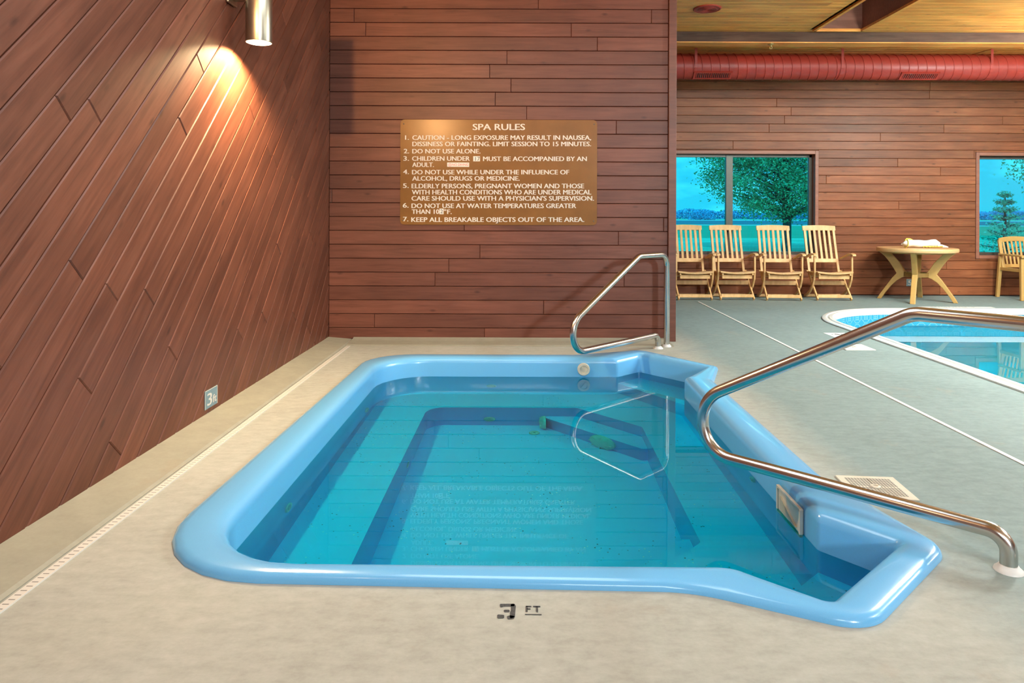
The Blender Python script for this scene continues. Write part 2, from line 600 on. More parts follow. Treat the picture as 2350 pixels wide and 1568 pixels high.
# floor with openings for the spa and the pool
O_pts = [(-1.345, 2.30), (.55, 2.24), (1.02, 2.02), (1.535, 2.50), (1.38, 3.22), (1.385, 5.02), (1.545, 5.47), (1.05, 6.15), (.40, 5.92), (-1.29, 5.92)]
O_rad = [.48, .5, .16, .14, .5, .015, .06, .12, .4, .36]
I_pts = [(-1.14, 2.38), (.73, 2.37), (.95, 2.15), (1.39, 2.55), (1.19, 2.79), (1.195, 5.12), (1.44, 5.43), (1.00, 5.94), (.79, 5.75), (-1.15, 5.75)]
I_rad = [.40, .05, .03, .03, .05, .04, .03, .03, .05, .40]
NC = 8
Oo = round_path(O_pts, O_rad, NC, True)
Ii = round_path(I_pts, I_rad, NC, True)
spa_hole = [tuple(a.lerp(b, .35))[:2] for a, b in zip(Oo, Ii)]
PX0, PX1, PY0, PY1, PR = 3.45, 9.6, 1.2, 9.03, 1.3


def inset_rr(d):
    return round_path([(PX0 + d, PY0 + d), (PX1 - d, PY0 + d), (PX1 - d, PY1 - d), (PX0 + d, PY1 - d)], [PR - d] * 4, 18, True)


pool_hole = [tuple(p)[:2] for p in inset_rr(.06)]
mb = MB()
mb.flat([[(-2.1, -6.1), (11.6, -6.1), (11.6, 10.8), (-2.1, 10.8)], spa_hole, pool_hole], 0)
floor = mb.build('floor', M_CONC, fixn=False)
tag(floor, kind='structure')

# raised pale curb along the two wood walls
mb = MB()
prof = [(-1.875, 0), (-1.63, 0), (-1.63, .004), (-1.645, .012), (-1.875, .03)]
mb.prism(prof, -3.0, 6.70, lambda a, b, h: (a, h, b))
o = mb.build('trim_1', M_CURB); tag(o, kind='structure')
mb = MB()
prof = [(6.702, 0), (6.40, 0), (6.40, .003), (6.42, .010), (6.60, .012), (6.66, .02), (6.702, .03)]
mb.prism(prof, -1.63, 1.40, lambda a, b, h: (h, a, b))
o = mb.build('trim_2', M_CURB); tag(o, kind='structure')

# left wall: boards at 45 degrees
rnd = random.Random(5)
mb = MB()
u = Vector((0, 1, 1)).normalized()
v = Vector((0, -1, 1)).normalized()
pit = .133
# board seams at z - y = -0.712 + k*pitch*sqrt2   (v coordinate = (z-y)/sqrt2)
v00 = -.712 / math.sqrt(2)
for k in range(-48, 40):
    a = v00 + k * pit
    boards_row(mb, (LEFT - .018, 0, 0), u, (1, 0, 0), -4.4, 8.2, a, a + pit, rnd, .018, .005, lmin=1.4, lmax=4.2, gap=.005, v=v, vary=.0012)
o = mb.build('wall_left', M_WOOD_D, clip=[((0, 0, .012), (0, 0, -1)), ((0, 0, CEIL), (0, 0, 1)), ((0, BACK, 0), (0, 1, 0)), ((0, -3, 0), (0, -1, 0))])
tag(o, kind='structure')
# grain runs along the boards: rotate the texture about X
M_WOOD_D.node_tree.nodes['Mapping'].inputs['Rotation'].default_value = (R(-45), 0, R(0))
for n in M_WOOD_D.node_tree.nodes:
    if n.type == 'MAPPING' and n.name != 'Mapping':
        s_ = n.inputs['Scale'].default_value
        n.inputs['Scale'].default_value = (s_[1], s_[0], s_[2])
mb = MB(); mb.box((LEFT - .118, 2.2, CEIL / 2), (.2, 16.8, CEIL))
o = mb.build('wall_left_backing', M_GROOVE); tag(o, kind='structure')

# partition behind the spa
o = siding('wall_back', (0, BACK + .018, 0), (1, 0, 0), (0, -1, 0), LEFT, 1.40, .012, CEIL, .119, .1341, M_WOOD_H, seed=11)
tag(o, kind='structure')
mb = MB(); mb.box(((LEFT + 1.455) / 2, BACK + .118, CEIL / 2), (1.455 - LEFT, .2, CEIL))
o = mb.build('wall_back_core', M_GROOVE); tag(o, kind='structure')
mb = MB(); mb.box((1.437, BACK + .10, CEIL / 2), (.075, .26, CEIL))
o = mb.build('trim_3', M_POST, bevel=.004); tag(o, kind='structure')

# far wall with two windows
W1 = (1.85, 4.505, .566, 2.205)
W2 = (6.905, 9.56, .566, 2.19)
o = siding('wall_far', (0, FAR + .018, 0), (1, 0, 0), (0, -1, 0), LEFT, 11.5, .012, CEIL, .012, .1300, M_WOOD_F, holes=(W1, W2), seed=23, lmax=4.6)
tag(o, kind='structure')
mb = MB()
xs = [LEFT - .2, W1[0] + .05, W1[1] - .05, W2[0] + .05, W2[1] - .05, 11.7]
for i in range(5):
    x0, x1 = xs[i], xs[i + 1]
    if i in (1, 3):
        w = W1 if i == 1 else W2
        mb.box(((x0 + x1) / 2, FAR + .118, (w[2] + .05) / 2), (x1 - x0, .2, w[2] + .05))
        mb.box(((x0 + x1) / 2, FAR + .118, (w[3] - .05 + CEIL) / 2), (x1 - x0, .2, CEIL - w[3] + .05))
    else:
        mb.box(((x0 + x1) / 2, FAR + .118, CEIL / 2), (x1 - x0, .2, CEIL))
o = mb.build('wall_far_core', M_GROOVE); tag(o, kind='structure')


def window(idx, w, mull):
    x0, x1, z0, z1 = w
    root = new_obj('window_%d' % idx, None); tag(root, kind='structure')
    t_, d = .052, .215     # casing width, depth
    mb = MB()
    yc = FAR - .012
    # mitred casing as a lining that runs through the wall
    for (a, b, c, e) in ((x0, x0 + t_, z0, z1), (x1 - t_, x1, z0, z1), (x0 + t_, x1 - t_, z1 - t_, z1), (x0 + t_, x1 - t_, z0, z0 + t_)):
        mb.box(((a + b) / 2, yc + d / 2, (c + e) / 2), (b - a, d, e - c))
    mb.build('casing', M_TRIM, root, bevel=.004)
    mb = MB()
    fx0, fx1, fz0, fz1 = x0 + t_, x1 - t_, z0 + t_, z1 - t_
    yf = FAR + .145; ft = .042
    for (a, b, c, e) in ((fx0, fx0 + ft, fz0, fz1), (fx1 - ft, fx1, fz0, fz1), (fx0, fx1, fz1 - ft, fz1), (fx0, fx1, fz0, fz0 + ft)):
        mb.box(((a + b) / 2, yf, (c + e) / 2), (b - a, .06, e - c))
    mb.box((mull, yf - .005, (fz0 + fz1) / 2), (.105, .07, fz1 - fz0 - .01))
    mb.build('frame', M_BRONZE, root, bevel=.003)
    for a, b in ((fx0 + ft, mull - .05), (mull + .05, fx1 - ft)):
        mb = MB(); mb.box(((a + b) / 2, yf + .01, (fz0 + fz1) / 2), (b - a + .02, .006, fz1 - fz0 - ft))
        mb.build('pane', M_GLASS, root)


window(1, W1, 3.18)
window(2, W2, 8.23)

# right and rear walls of the hall
mb = MB(); mb.box((11.6, 2.3, CEIL / 2), (.2, 16.8, CEIL))
o = mb.build('wall_right', M_WOOD_F); tag(o, kind='structure')
mb = MB(); mb.box((4.8, -6.1, CEIL / 2), (13.6, .2, CEIL))
o = mb.build('wall_rear', M_WOOD_F); tag(o, kind='structure')

# plank ceiling, with a long recess open to the beam
GX0, GX1, GY1 = 3.51, 4.10, 8.40
rnd = random.Random(31)
mb = MB()
y = -6.0
while y < FAR:
    y2 = min(y + .118, FAR)
    for (a, b) in (((-2.0, GX0), (GX1, 11.6)) if y2 < GY1 + .01 else ((-2.0, 11.6),)):
        boards_row(mb, (0, 0, CEIL + .016), (1, 0, 0), (0, 0, -1), a, b, y, y2, rnd, .016, .001, v=(0, 1, 0), gap=.006)
    y = y2
o = mb.build('ceiling', M_CEIL); tag(o, kind='structure')
mb = MB()
mb.box(((-2.1 + GX0) / 2, 2.3, CEIL + .066), (GX0 + 2.1, 16.8, .1))
mb.box(((11.7 + GX1) / 2, 2.3, CEIL + .066), (11.7 - GX1, 16.8, .1))
mb.box(((GX0 + GX1) / 2, (GY1 + 10.7) / 2, CEIL + .066), (GX1 - GX0, 10.7 - GY1, .1))
o = mb.build('ceiling_deck', M_GROOVE); tag(o, kind='structure')
mb = MB()
h = .36
mb.box((GX0 - .02, (GY1 - 6) / 2, CEIL + h / 2), (.04, GY1 + 6, h))
mb.box((GX1 + .02, (GY1 - 6) / 2, CEIL + h / 2), (.04, GY1 + 6, h))
mb.box(((GX0 + GX1) / 2, GY1 + .02, CEIL + h / 2), (GX1 - GX0, .04, h))
mb.box(((GX0 + GX1) / 2, (GY1 - 6) / 2, CEIL + h), (GX1 - GX0 + .08, GY1 + 6.1, .03))
o = mb.build('trim_4', M_TRIM); tag(o, kind='structure')
mb = MB()
mb.box((GX0 + .008, (GY1 - 6) / 2, CEIL - .012), (.036, GY1 + 6, .028))
mb.box((GX1 - .008, (GY1 - 6) / 2, CEIL - .012), (.036, GY1 + 6, .028))
mb.box(((GX0 + GX1) / 2, GY1 - .01, CEIL - .012), (GX1 - GX0, .03, .028))
o = mb.build('trim_5', M_CEIL); tag(o, kind='structure')
mb = MB()
mb.box((4.8, 8.60, CEIL - .062), (13.4, .19, .125))
o = mb.build('ceiling_beam', M_BEAM, bevel=.004); tag(o, kind='structure')
mb = MB()
mb.box((4.8, 8.60, CEIL - .130), (13.4, .20, .012))
mb.box((4.8, FAR - .03, CEIL - .03), (13.4, .05, .06))
o = mb.build('trim_6', M_CEIL); tag(o, kind='structure')


# ------------------------------------------------------------------ spa tub
def spa():
    root = thing('spa_tub', 'sunken light-blue fibreglass spa tub with benches and stepped corners', 'spa', (0, 0, 0))
    n = len(Oo)
    # rim profile: (t from outer to inner edge, z)
    prof = [(0, -.02), (0, .004), (.02, .014), (.08, .024), (.22, .030), (.6, .031), (.80, .028), (.92, .018), (.98, .004), (1, -.02), (1, -.13), (1, -.33)]
    mb = MB()
    vs = []
    for t_, z in prof:
        for a, b in zip(Oo, Ii):
            p = a.lerp(b, t_)
            vs.append((p.x, p.y, z))
    fs = []
    for i in range(len(prof) - 1):
        for k in range(n):
            k2 = (k + 1) % n
            fs.append((i * n + k, i * n + k2, (i + 1) * n + k2, (i + 1) * n + k))
    mb.add(vs, fs)
    # index helpers: corner c occupies points c*NC .. c*NC+NC-1
    def seg(c0, c1):
        return [Ii[k] for k in range(c0 * NC, (c1 + 1) * NC)]
    z1, z2, z3, z4 = -.33, -.577, -.777, -.977
    fA, fD = Ii[1 * NC + NC - 1 - 4], Ii[4 * NC + 3]
    bD, bA = Ii[5 * NC + 4], Ii[8 * NC + 3]
    # wall of the main tub below the first tread
    chain1 = [Ii[k] for k in range(4 * NC + 3, 5 * NC + 5)]                    # right wall
    chain2 = [Ii[k % n] for k in range(8 * NC + 3, n + 1 * NC + 4)]            # back, left and front walls
    main = chain1 + chain2
    m = len(main)
    vs = [(p.x, p.y, z1) for p in main] + [(p.x, p.y, z2 + .03) for p in main]
    ctr = Vector((0, 4.06, 0))
    low = []
    for p in main:
        d = (ctr - p); d.z = 0; d.normalize()
        low.append(p + d * .03)
    vs += [(p.x, p.y, z2) for p in low]
    fs = []
    for r_ in range(2):
        for k in range(m):
            k2 = (k + 1) % m
            fs.append((r_ * m + k, r_ * m + k2, (r_ + 1) * m + k2, (r_ + 1) * m + k))
    mb.add(vs, fs)
    # first treads in the two bays
    tread_f = [Ii[k] for k in range(1 * NC + 3, 4 * NC + 4)]
    tread_b = [Ii[k] for k in range(5 * NC + 4, 8 * NC + 4)]
    for tr in (tread_f, tread_b):
        mb.flat([[(p.x, p.y) for p in tr]], z1, 1)
    # bench, lower corner steps, floor
    BI = round_path([(-.755, 2.83), (.41, 2.83), (.84, 3.26), (.84, 4.86), (.415, 5.30), (-.72, 5.30)], [.14, .03, .03, .03, .03, .14], 6, True)
    mb.flat([[(p.x, p.y) for p in low], [(p.x, p.y) for p in BI]], z2, 1)
    nb = len(BI)
    mb.add([(p.x, p.y, z2) for p in BI] + [(p.x, p.y, z4) for p in BI], [(k, nb + k, nb + (k + 1) % nb, (k + 1) % nb) for k in range(nb)])
    for poly in ([(.18, 5.31), (.18, 5.26), (.80, 4.64), (.85, 4.64), (.85, 4.86), (.415, 5.31)], [(.18, 2.82), (.42, 2.82), (.85, 3.25), (.85, 3.47), (.80, 3.47), (.18, 2.87)]):
        k_ = len(poly)
        mb.flat([poly], z3, 1)
        mb.add([(a, b, z3) for a, b in poly] + [(a, b, z4) for a, b in poly], [(k, k_ + k, k_ + (k + 1) % k_, (k + 1) % k_) for k in range(k_)])
    mb.flat([[(p.x, p.y) for p in BI]], z4, 1)
    sh = mb.build('shell', [M_GEL, M_TREAD], root, smooth=50, fixn=False)
    return root


M_TREAD, t_, b_ = mat('blue_gelcoat_speckled')
co_ = N(t_, 'TexCoord')
vo_ = N(t_, 'TexVoronoi', Scale=34.0)
rr_ = ramp(t_, [(.12, (1, 1, 1)), (.17, (0, 0, 0))])
ns_ = N(t_, 'TexNoise', Scale=3.2, Detail=2)
nr_ = ramp(t_, [(.47, (0, 0, 0)), (.58, (1, 1, 1))])
mu_ = N(t_, 'Math', operation='MULTIPLY')
mx_ = N(t_, 'MixRGB')
mx_.inputs[1].default_value = (.10, .66, 1.0, 1)
cr_ = ramp(t_, [(.45, (.02, .12, .22)), (.55, (.75, .85, .9))])
wn_ = N(t_, 'TexWhiteNoise')
t_.links.new(co_.outputs['Object'], vo_.inputs['Vector']); t_.links.new(co_.outputs['Object'], ns_.inputs['Vector'])
t_.links.new(vo_.outputs['Distance'], rr_.inputs[0]); t_.links.new(ns_.outputs['Fac'], nr_.inputs[0])
t_.links.new(rr_.outputs[0], mu_.inputs[0]); t_.links.new(nr_.outputs[0], mu_.inputs[1])
t_.links.new(vo_.outputs['Position'], wn_.inputs['Vector']); t_.links.new(wn_.outputs['Value'], cr_.inputs[0])
t_.links.new(mu_.outputs[0], mx_.inputs[0]); t_.links.new(cr_.outputs[0], mx_.inputs[2])
t_.links.new(mx_.outputs[0], b_.inputs['Base Color'])
b_.inputs['Roughness'].default_value = .35

SPA = spa()


def fitting(root, name, c, nrm, r, m, label=None, depth=.012, hole=True, slot=False):
    """round fitting on a tub wall: flange, inner ring, nozzle"""
    mb = MB()
    prof = [(r, 0), (r, depth * .6), (r * .92, depth), (r * .62, depth), (r * .58, depth * .6)]
    if hole:
        prof += [(r * .40, depth * .5), (r * .36, depth * .9), (r * .22, depth * .9), (r * .20, 0.0)]
    mb.lathe(prof, 24)
    if slot:
        mb.box((0, 0, depth * .95), (r * .25, r * 1.1, depth * .5), Matrix.Rotation(R(35), 3, 'Z'))
    q = Vector((0, 0, 1)).rotation_difference(Vector(nrm)).to_matrix()
    mb.v = [tuple(q @ Vector(p) + Vector(c)) for p in mb.v]
    o = mb.build(name, m, root, smooth=35)
    if label: o['label'] = label
    return o


fitting(SPA, 'return_fitting', (.507, 5.748, -.062), (0, -1, 0), .052, M_PALE, 'round white slotted fitting above the waterline', hole=False, slot=True, depth=.02)
fitting(SPA, 'jet', (-.255, 5.748, -.42), (0, -1, 0), .042, M_JET)
fitting(SPA, 'jet', (-.25, 5.298, -.84), (0, -1, 0), .045, M_PALE)
fitting(SPA, 'jet', (-1.147, 3.39, -.36), (1, 0, 0), .042, M_JET)
fitting(SPA, 'jet', (-1.147, 5.10, -.46), (1, 0, 0), .042, M_JET)
fitting(SPA, 'jet', (-.742, 4.45, -.86), (1, 0, 0), .042, M_JET)
fitting(SPA, 'jet', (1.192, 3.57, -.165), (-1, 0, 0), .030, M_JET)
fitting(SPA, 'floor_drain', (.09, 5.14, -.975), (0, 0, 1), .040, M_JET)


def drain_cover(c, nrm):
    mb = MB()
    mb.lathe([(.11, 0), (.11, .018), (.095, .034), (.05, .046), (.012, .050)], 32)
    for k in range(4):
        mb.box((0, 0, .040), (.006, .2, .012), Matrix.Rotation(R(45 * k), 3, 'Z'))
    q = Vector((0, 0, 1)).rotation_difference(Vector(nrm)).to_matrix()
    mb.v = [tuple(q @ Vector(p) + Vector(c)) for p in mb.v]
    o = mb.build('drain_cover', M_GREEN, SPA, smooth=35)
    o['label'] = 'round green suction drain cover'


drain_cover((.57, 4.87, -.877), Vector((-1, -1, 0)).normalized())
drain_cover((.178, 5.28, -.877), (-1, 0, 0))

mb = MB()   # skimmer face plate at the waterline
mb.box((1.184, 3.06, -.085), (.012, .26, .12))
mb.box((1.178, 3.06, -.025), (.014, .27, .012)); mb.box((1.178, 3.06, -.152), (.014, .27, .012))
mb.box((1.178, 2.93, -.088), (.014, .014, .13)); mb.box((1.178, 3.19, -.088), (.014, .014, .13))
o = mb.build('skimmer_plate', M_PALE, SPA, bevel=.002); o['label'] = 'beige rectangular skimmer plate at the waterline'
mb = MB(); mb.prism([(2.97, -.115), (3.15, -.115), (3.15, -.055)], 1.170, 1.180, lambda a, b, h_: (h_, a, b))
o = mb.build('skimmer_flap', simple('skimmer_flap_tan', (.45, .42, .32), .5), o)

mb = MB()
mb.flat([[(p.x, p.y) for p in Ii]], -.127)
o = mb.build('spa_water', M_WATER, fixn=False, smooth=180)
tag(o, 'still clear blue water filling the sunken spa tub', 'water', kind='stuff')
o.cycles.is_caustics_caster = True
for c_ in SPA.children_recursive:
    c_.cycles.is_caustics_receiver = True


# ------------------------------------------------------------------ hand rails
def handrail(name, base, d, acol, label):
    root = thing(name, label, 'handrail', base, 0, 'steel handrails of the spa')
    d = Vector(d).normalized()
    prof = [(0, -.01), (0, .125), (1.16, .12), (1.20, .36), (.30, .853), (acol, .853), (acol, -.01)]
    p3 = [Vector((d.x * a, d.y * a, z)) for a, z in prof]
    path = round_path(p3, [.1, .12, .17, .19, .12, .11, .1], 12)
    mb = MB(); mb.tube(path, .027, 20)
    mb.build('rail', M_STEEL, root, smooth=60)
    for a in (0, acol):
        mb = MB()
        mb.lathe([(.046, 0), (.044, .006), (.036, .012), (.029, .022)], 20, (d.x * a, d.y * a, 0))
        o = mb.build('base_collar', M_WHITE, root, smooth=50); o['label'] = 'rough white sealant collar'
    return root


handrail('handrail', (1.675, 2.386, 0), (-1, 1, 0), -.24, 'large curved steel handrail at the front corner step of the spa')
handrail('handrail', (1.237, 6.328, 0), (-1, -1, 0), -.14, 'smaller curved steel handrail by the wooden partition behind the spa')


# ------------------------------------------------------------------ lettering
def text_geo(body, bold=0.0):
    cu = bpy.data.curves.new('lettering', 'FONT')
    cu.body = body
    cu.size = 1
    cu.offset = bold
    cu.resolution_u = 3
    ob = bpy.data.objects.new('lettering', cu)
    COL.objects.link(ob)
    bpy.context.view_layer.update()
    me = ob.to_mesh()
    vs = [tuple(p.co) for p in me.vertices]
    fs = [tuple(p.vertices) for p in me.polygons]
    ob.to_mesh_clear()
    bpy.data.objects.remove(ob); bpy.data.curves.remove(cu)
    return vs, fs


def put_text(mb, body, x0, x1, base, cap, fn, bold=.055):
    """fit text into x0..x1 with its baseline at base and capital height cap; fn maps (x,y)->3-D"""
    vs, fs = text_geo(body)
    a, b = min(p[0] for p in vs), max(p[0] for p in vs)
    capref = .729
    for i, d in enumerate((-.5, .5) if bold else (0,)):      # a second pass widens the strokes into a bold weight
        d *= bold * 1.6 * cap
        mb.add([fn(x0 + d + (p[0] - a) / (b - a) * (x1 - x0), base + p[1] / capref * cap, i * .0005) for p in vs], fs)


# SPA RULES sign on the partition
SY = BACK - .004
SG = thing('spa_rules_sign', 'large gold-brown metal sign of spa rules in white capitals on the partition', 'sign', (-.24, SY, 1.12))
k_ = 6.70 / 1592


def sg(xz, yz):   # from the sign's own grid to local metres
    px, py = 880 + xz / 4.519 - 1200, 240 + yz / 4.519 - 492
    py -= .0035 * px
    return (px * k_ + .24, 1.22 - py * k_ - 1.12)


mb = MB()
x0, z0 = sg(175, 1246); x1, z1 = sg(2213, 163)
pl = round_path([(x0, z0), (x1, z0), (x1, z1), (x0, z1)], .04, 6, True)
mb.prism([(p.x, p.y) for p in pl], -.006, 0, lambda a, b, h_: (a, h_, b))
mb.build('panel', M_SIGN, SG)
mb = MB()
lines = [("SPA RULES", 925, 1463, 266, 68),
         ("1.", 225, 262, 366, 48), ("CAUTION - LONG EXPOSURE MAY RESULT IN NAUSEA,", 300, 2148, 368, 50),
         ("DISSINESS OR FAINTING. LIMIT SESSION TO 15 MINUTES.", 300, 2148, 433, 49),
         ("2.", 212, 264, 507, 49), ("DO NOT USE ALONE.", 300, 1003, 508, 49),
         ("3.", 208, 264, 583, 49), ("CHILDREN UNDER", 298, 893, 584, 49), ("MUST BE ACCOMPANIED BY AN", 1033, 2105, 587, 49),
         ("ADULT.", 300, 522, 648, 49),
         ("4.", 206, 263, 722, 49), ("DO NOT USE WHILE UNDER THE INFLUENCE OF", 298, 1922, 725, 49),
         ("ALCOHOL, DRUGS OR MEDICINE.", 300, 1410, 790, 49),
         ("5.", 205, 262, 865, 49), ("ELDERLY PERSONS, PREGNANT WOMEN AND THOSE", 294, 2077, 869, 50),
         ("WITH HEALTH CONDITIONS WHO ARE UNDER MEDICAL", 297, 2152, 933, 50),
         ("CARE SHOULD USE WITH A PHYSICIAN'S SUPERVISION.", 294, 2180, 997, 50),
         ("6.", 204, 261, 1069, 49), ("DO NOT USE AT WATER TEMPERATURES GREATER", 294, 1996, 1074, 50),
         ("THAN 10", 297, 578, 1134, 49), ("\u00b0F.", 630, 708, 1135, 49),
         ("7.", 207, 259, 1211, 49), ("KEEP ALL BREAKABLE OBJECTS OUT OF THE AREA.", 292, 2080, 1217, 50)]


def sgp(off):
    def f(x, y, lift=0):
        a, b = sg(x, -y)
        return (a, -.006 - off - lift, b)
    return f


for i, (s_, a, b, base, cap) in enumerate(lines):
    put_text(mb, s_, a, b, -base, cap, sgp(.0012))
    if i + 1 == len(lines) or len(lines[i + 1][0]) == 2 and lines[i + 1][0][1] == '.':
        mb.build('title_lettering' if i == 0 else 'rule_lettering', M_LETTER, SG, fixn=False)
        mb = MB()


def sticker(name, a, b, c, e, mt, h_=.0016):
    mb = MB()
    p0, p1 = sg(a, e), sg(b, c)
    mb.box(((p0[0] + p1[0]) / 2, -.006 - h_ / 2, (p0[1] + p1[1]) / 2), (p1[0] - p0[0], h_, p1[1] - p0[1]))
    return mb.build(name, mt, SG)


st = sticker('number_patch', 930, 1000, 537, 590, M_STICK); st['label'] = 'cream patch reading 17'
mb = MB(); put_text(mb, "17", 950, 998, -584, 42, sgp(.0022), 0); mb.build('patch_number', M_BLACKPAINT, st, fixn=False)
st = sticker('number_patch', 582, 625, 1080, 1138, M_STICK); st['label'] = 'white patch reading 2'
mb = MB(); put_text(mb, "2", 592, 618, -1128, 42, sgp(.0022), 0); mb.build('patch_number', M_BLACKPAINT, st, fixn=False)
st = sticker('no_diving_sticker', 660, 888, 603, 647, M_STICK); st['label'] = 'white strip reading NO DIVING in red'
mb = MB(); put_text(mb, "NO DIVING", 714, 878, -637, 26, sgp(.0022), 0)
ring = [(690 + 17 * math.cos(q * math.pi / 12), -626 + 17 * math.sin(q * math.pi / 12)) for q in range(24)]
ring2 = [(690 + 14 * math.cos(q * math.pi / 12), -626 + 14 * math.sin(q * math.pi / 12)) for q in range(24)]
f_ = sgp(.0022)
mb.add([f_(*p) for p in ring + ring2], [(q, (q + 1) % 24, 24 + (q + 1) % 24, 24 + q) for q in range(24)])
for sgn in (1, -1):
    mb.add([f_(690 - 9, -626 - 9 * sgn), f_(690 - 6, -626 - 9 * sgn), f_(690 + 9, -626 + 9 * sgn), f_(690 + 6, -626 + 9 * sgn)], [(0, 1, 2, 3)])
mb.build('sticker_print', M_REDTEXT, st, fixn=False)
for a, b in ((209, 202), (2181, 206), (203, 1200), (2178, 1210), (1192, 178), (1190, 1226)):
    p = sg(a, b)
    mb = MB(); mb.lathe([(.006, -.0055), (.006, -.0085), (.003, -.0095)], 10, (p[0], 0, p[1]), 'Y')
    mb.build('screw', M_BRONZE, SG)


def depth_plate(name, label, origin, ux, uy, nrm, w, h_, number):
    """small plate; ux, uy in-plane axes"""
    root = thing(name, label, 'sign', origin, 0, 'depth plates on the wood walls')
    ux, uy, nrm = Vector(ux), Vector(uy), Vector(nrm)
    P = lambda a, b, c: ux * a + uy * b + nrm * c
    mb = MB()
    mb.prism([(0, 0), (w, 0), (w, h_), (0, h_)], 0, .004, P)
    mb.build('plate', M_BLUEGREY, root)
    mb = MB()
    e = .004
    for (a, b, c, d_) in ((0, w, h_ - e, h_), (0, e, 0, h_), (w - e, w, 0, h_)):
        mb.prism([(a, c), (b, c), (b, d_), (a, d_)], .004, .0048, P)
    mb.build('plate_edge', M_PALE, root)
    mb = MB()
    put_text(mb, number, w * .17, w * .52, h_ * .16, h_ * .68, lambda a, b, h: P(a, b, .0052 + h), .05)
    put_text(mb, "ft", w * .60, w * .90, h_ * .18, h_ * .44, lambda a, b, h: P(a, b, .0052 + h), .05)
    mb.build('lettering', M_LETTER, root, fixn=False)


depth_plate('depth_sign', 'small blue-grey plate reading 3 ft low on the diagonal board wall', (LEFT + .0005, 4.085, .058), (0, 1, 0), (0, 0, 1), (1, 0, 0), .165, .110, "3")
depth_plate('depth_sign', 'small blue-grey plate reading 5 ft low on the far wall behind the round table', (5.85, FAR - .0005, .145), (1, 0, 0), (0, 0, 1), (0, -1, 0), .160, .108, "5")

# 3 FT stencilled in black on the concrete
DM = thing('depth_stencil', 'black stencilled 3 FT painted on the concrete in front of the spa', 'marking', (-.005, 2.125, 0))
mb = MB()


def fpoly(pts, r=.004):
    pp = round_path([(a, b) for a, b in pts], r, 4, True)
    mb.flat([[(p.x, p.y) for p in pp]], .0012)


q_ = lambda x, y: (-.062 + (x - 660) * .000138, .046 - (y - 545) * .000230)     # grid of the marking
fpoly([q_(655, 552), q_(985, 548), q_(985, 612), q_(740, 612), q_(700, 640), q_(660, 620)])
fpoly([q_(900, 552), q_(985, 548), q_(1018, 600), q_(1000, 860), q_(890, 905), q_(890, 760), q_(912, 700)])
fpoly([q_(750, 690), q_(880, 690), q_(885, 748), q_(755, 745)])
fpoly([q_(612, 800), q_(765, 812), q_(768, 885), q_(615, 892)])
fpoly([q_(825, 840), q_(900, 820), q_(995, 835), q_(985, 900), q_(840, 912)])
fpoly([q_(1240, 596), q_(1285, 596), q_(1282, 745), q_(1240, 745)], .002)
fpoly([q_(1250, 596), q_(1368, 596), q_(1366, 626), q_(1250, 626)], .002)
fpoly([q_(1270, 655), q_(1350, 657), q_(1348, 685), q_(1270, 685)], .002)
fpoly([q_(1405, 596), q_(1570, 596), q_(1568, 628), q_(1405, 626)], .002)
fpoly([q_(1468, 610), q_(1515, 610), q_(1515, 745), q_(1470, 745)], .002)
fpoly([q_(1220, 788), q_(1590, 790), q_(1590, 812), q_(1220, 806)], .001)
mb.build('stencil_figure', M_BLACKPAINT, DM, fixn=False)

# ------------------------------------------------------------------ deck drains
mb = MB()
mb.box((-1.6, 1.9, .002), (.034, 8.96, .006))
o = mb.build('slot_drain', M_SLOTTED); tag(o, 'white slotted drain strip in the concrete along the diagonal board wall', 'drain')
mb = MB(); mb.box((2.466, 4.2, .0015), (.026, 11.1, .005))
o = mb.build('deck_drain_strip', M_WHITE); tag(o, 'thin white drain strip crossing the grey pool deck', 'drain')

# deck grate beside the spa
G = thing('deck_grate', 'square cream perforated skimmer lid in the deck behind the front handrail', 'drain cover', (1.58, 3.10, 0))
gm = Matrix.Rotation(R(-5), 3, 'Z')
mb = MB()
mb.box((0, 0, .003), (.26, .26, .008))
mb.v = [tuple(gm @ Vector(p)) for p in mb.v]
mb.build('lid', M_PALE, G, bevel=.002)
mb = MB()
for i in range(-7, 8):
    for (dx, dy) in ((i * .0135, 0), (0, i * .0135)):
        mb.box((dx, dy, .0072), (.0022, .20, .0012) if dy == 0 and dx != 0 or i == 0 and dy == 0 and dx == 0 else (.20, .0022, .0012))
mb.v = [tuple(gm @ Vector(p)) for p in mb.v]
mb.build('grid', M_SLOT, G)
mb = MB(); mb.lathe([(.022, .007), (.022, .012), (.016, .014), (.011, .014), (.010, .008)], 20)
mb.build('finger_ring', M_PALE, G, smooth=40)

# ------------------------------------------------------------------ wall lamp
WL = thing('wall_lamp', 'lit satin metal cylinder downlight on the diagonal board wall', 'lamp', (-1.686, 4.42, 2.308))
mb = MB()
mb.lathe([(.080, 0), (.081, .003), (.081, .55), (.076, .556), (.0, .556)], 40, caps=False)
mb.lathe([(.080, 0), (.077, .0), (.077, .10), (0, .10)], 40, caps=False)
mb.build('housing', M_LAMP, WL, smooth=40, fixn=False)
mb = MB(); mb.lathe([(.055, .062), (.052, .058), (.0, .056)], 32, caps=False)
o = mb.build('bulb', M_GLOW, WL, smooth=60)
mb = MB()
mb.box((-.1735, 0, .34), (.018, .14, .20))
mb.box((-.120, 0, .30), (.10, .05, .07))
mb.build('bracket', M_LAMP, WL, bevel=.006)
lamp('wall_lamp_beam', 'SPOT', (-1.686, 4.42, 2.352), 320, (1, .71, .38), .03, caustic=True, spot_size=R(150), spot_blend=.35)

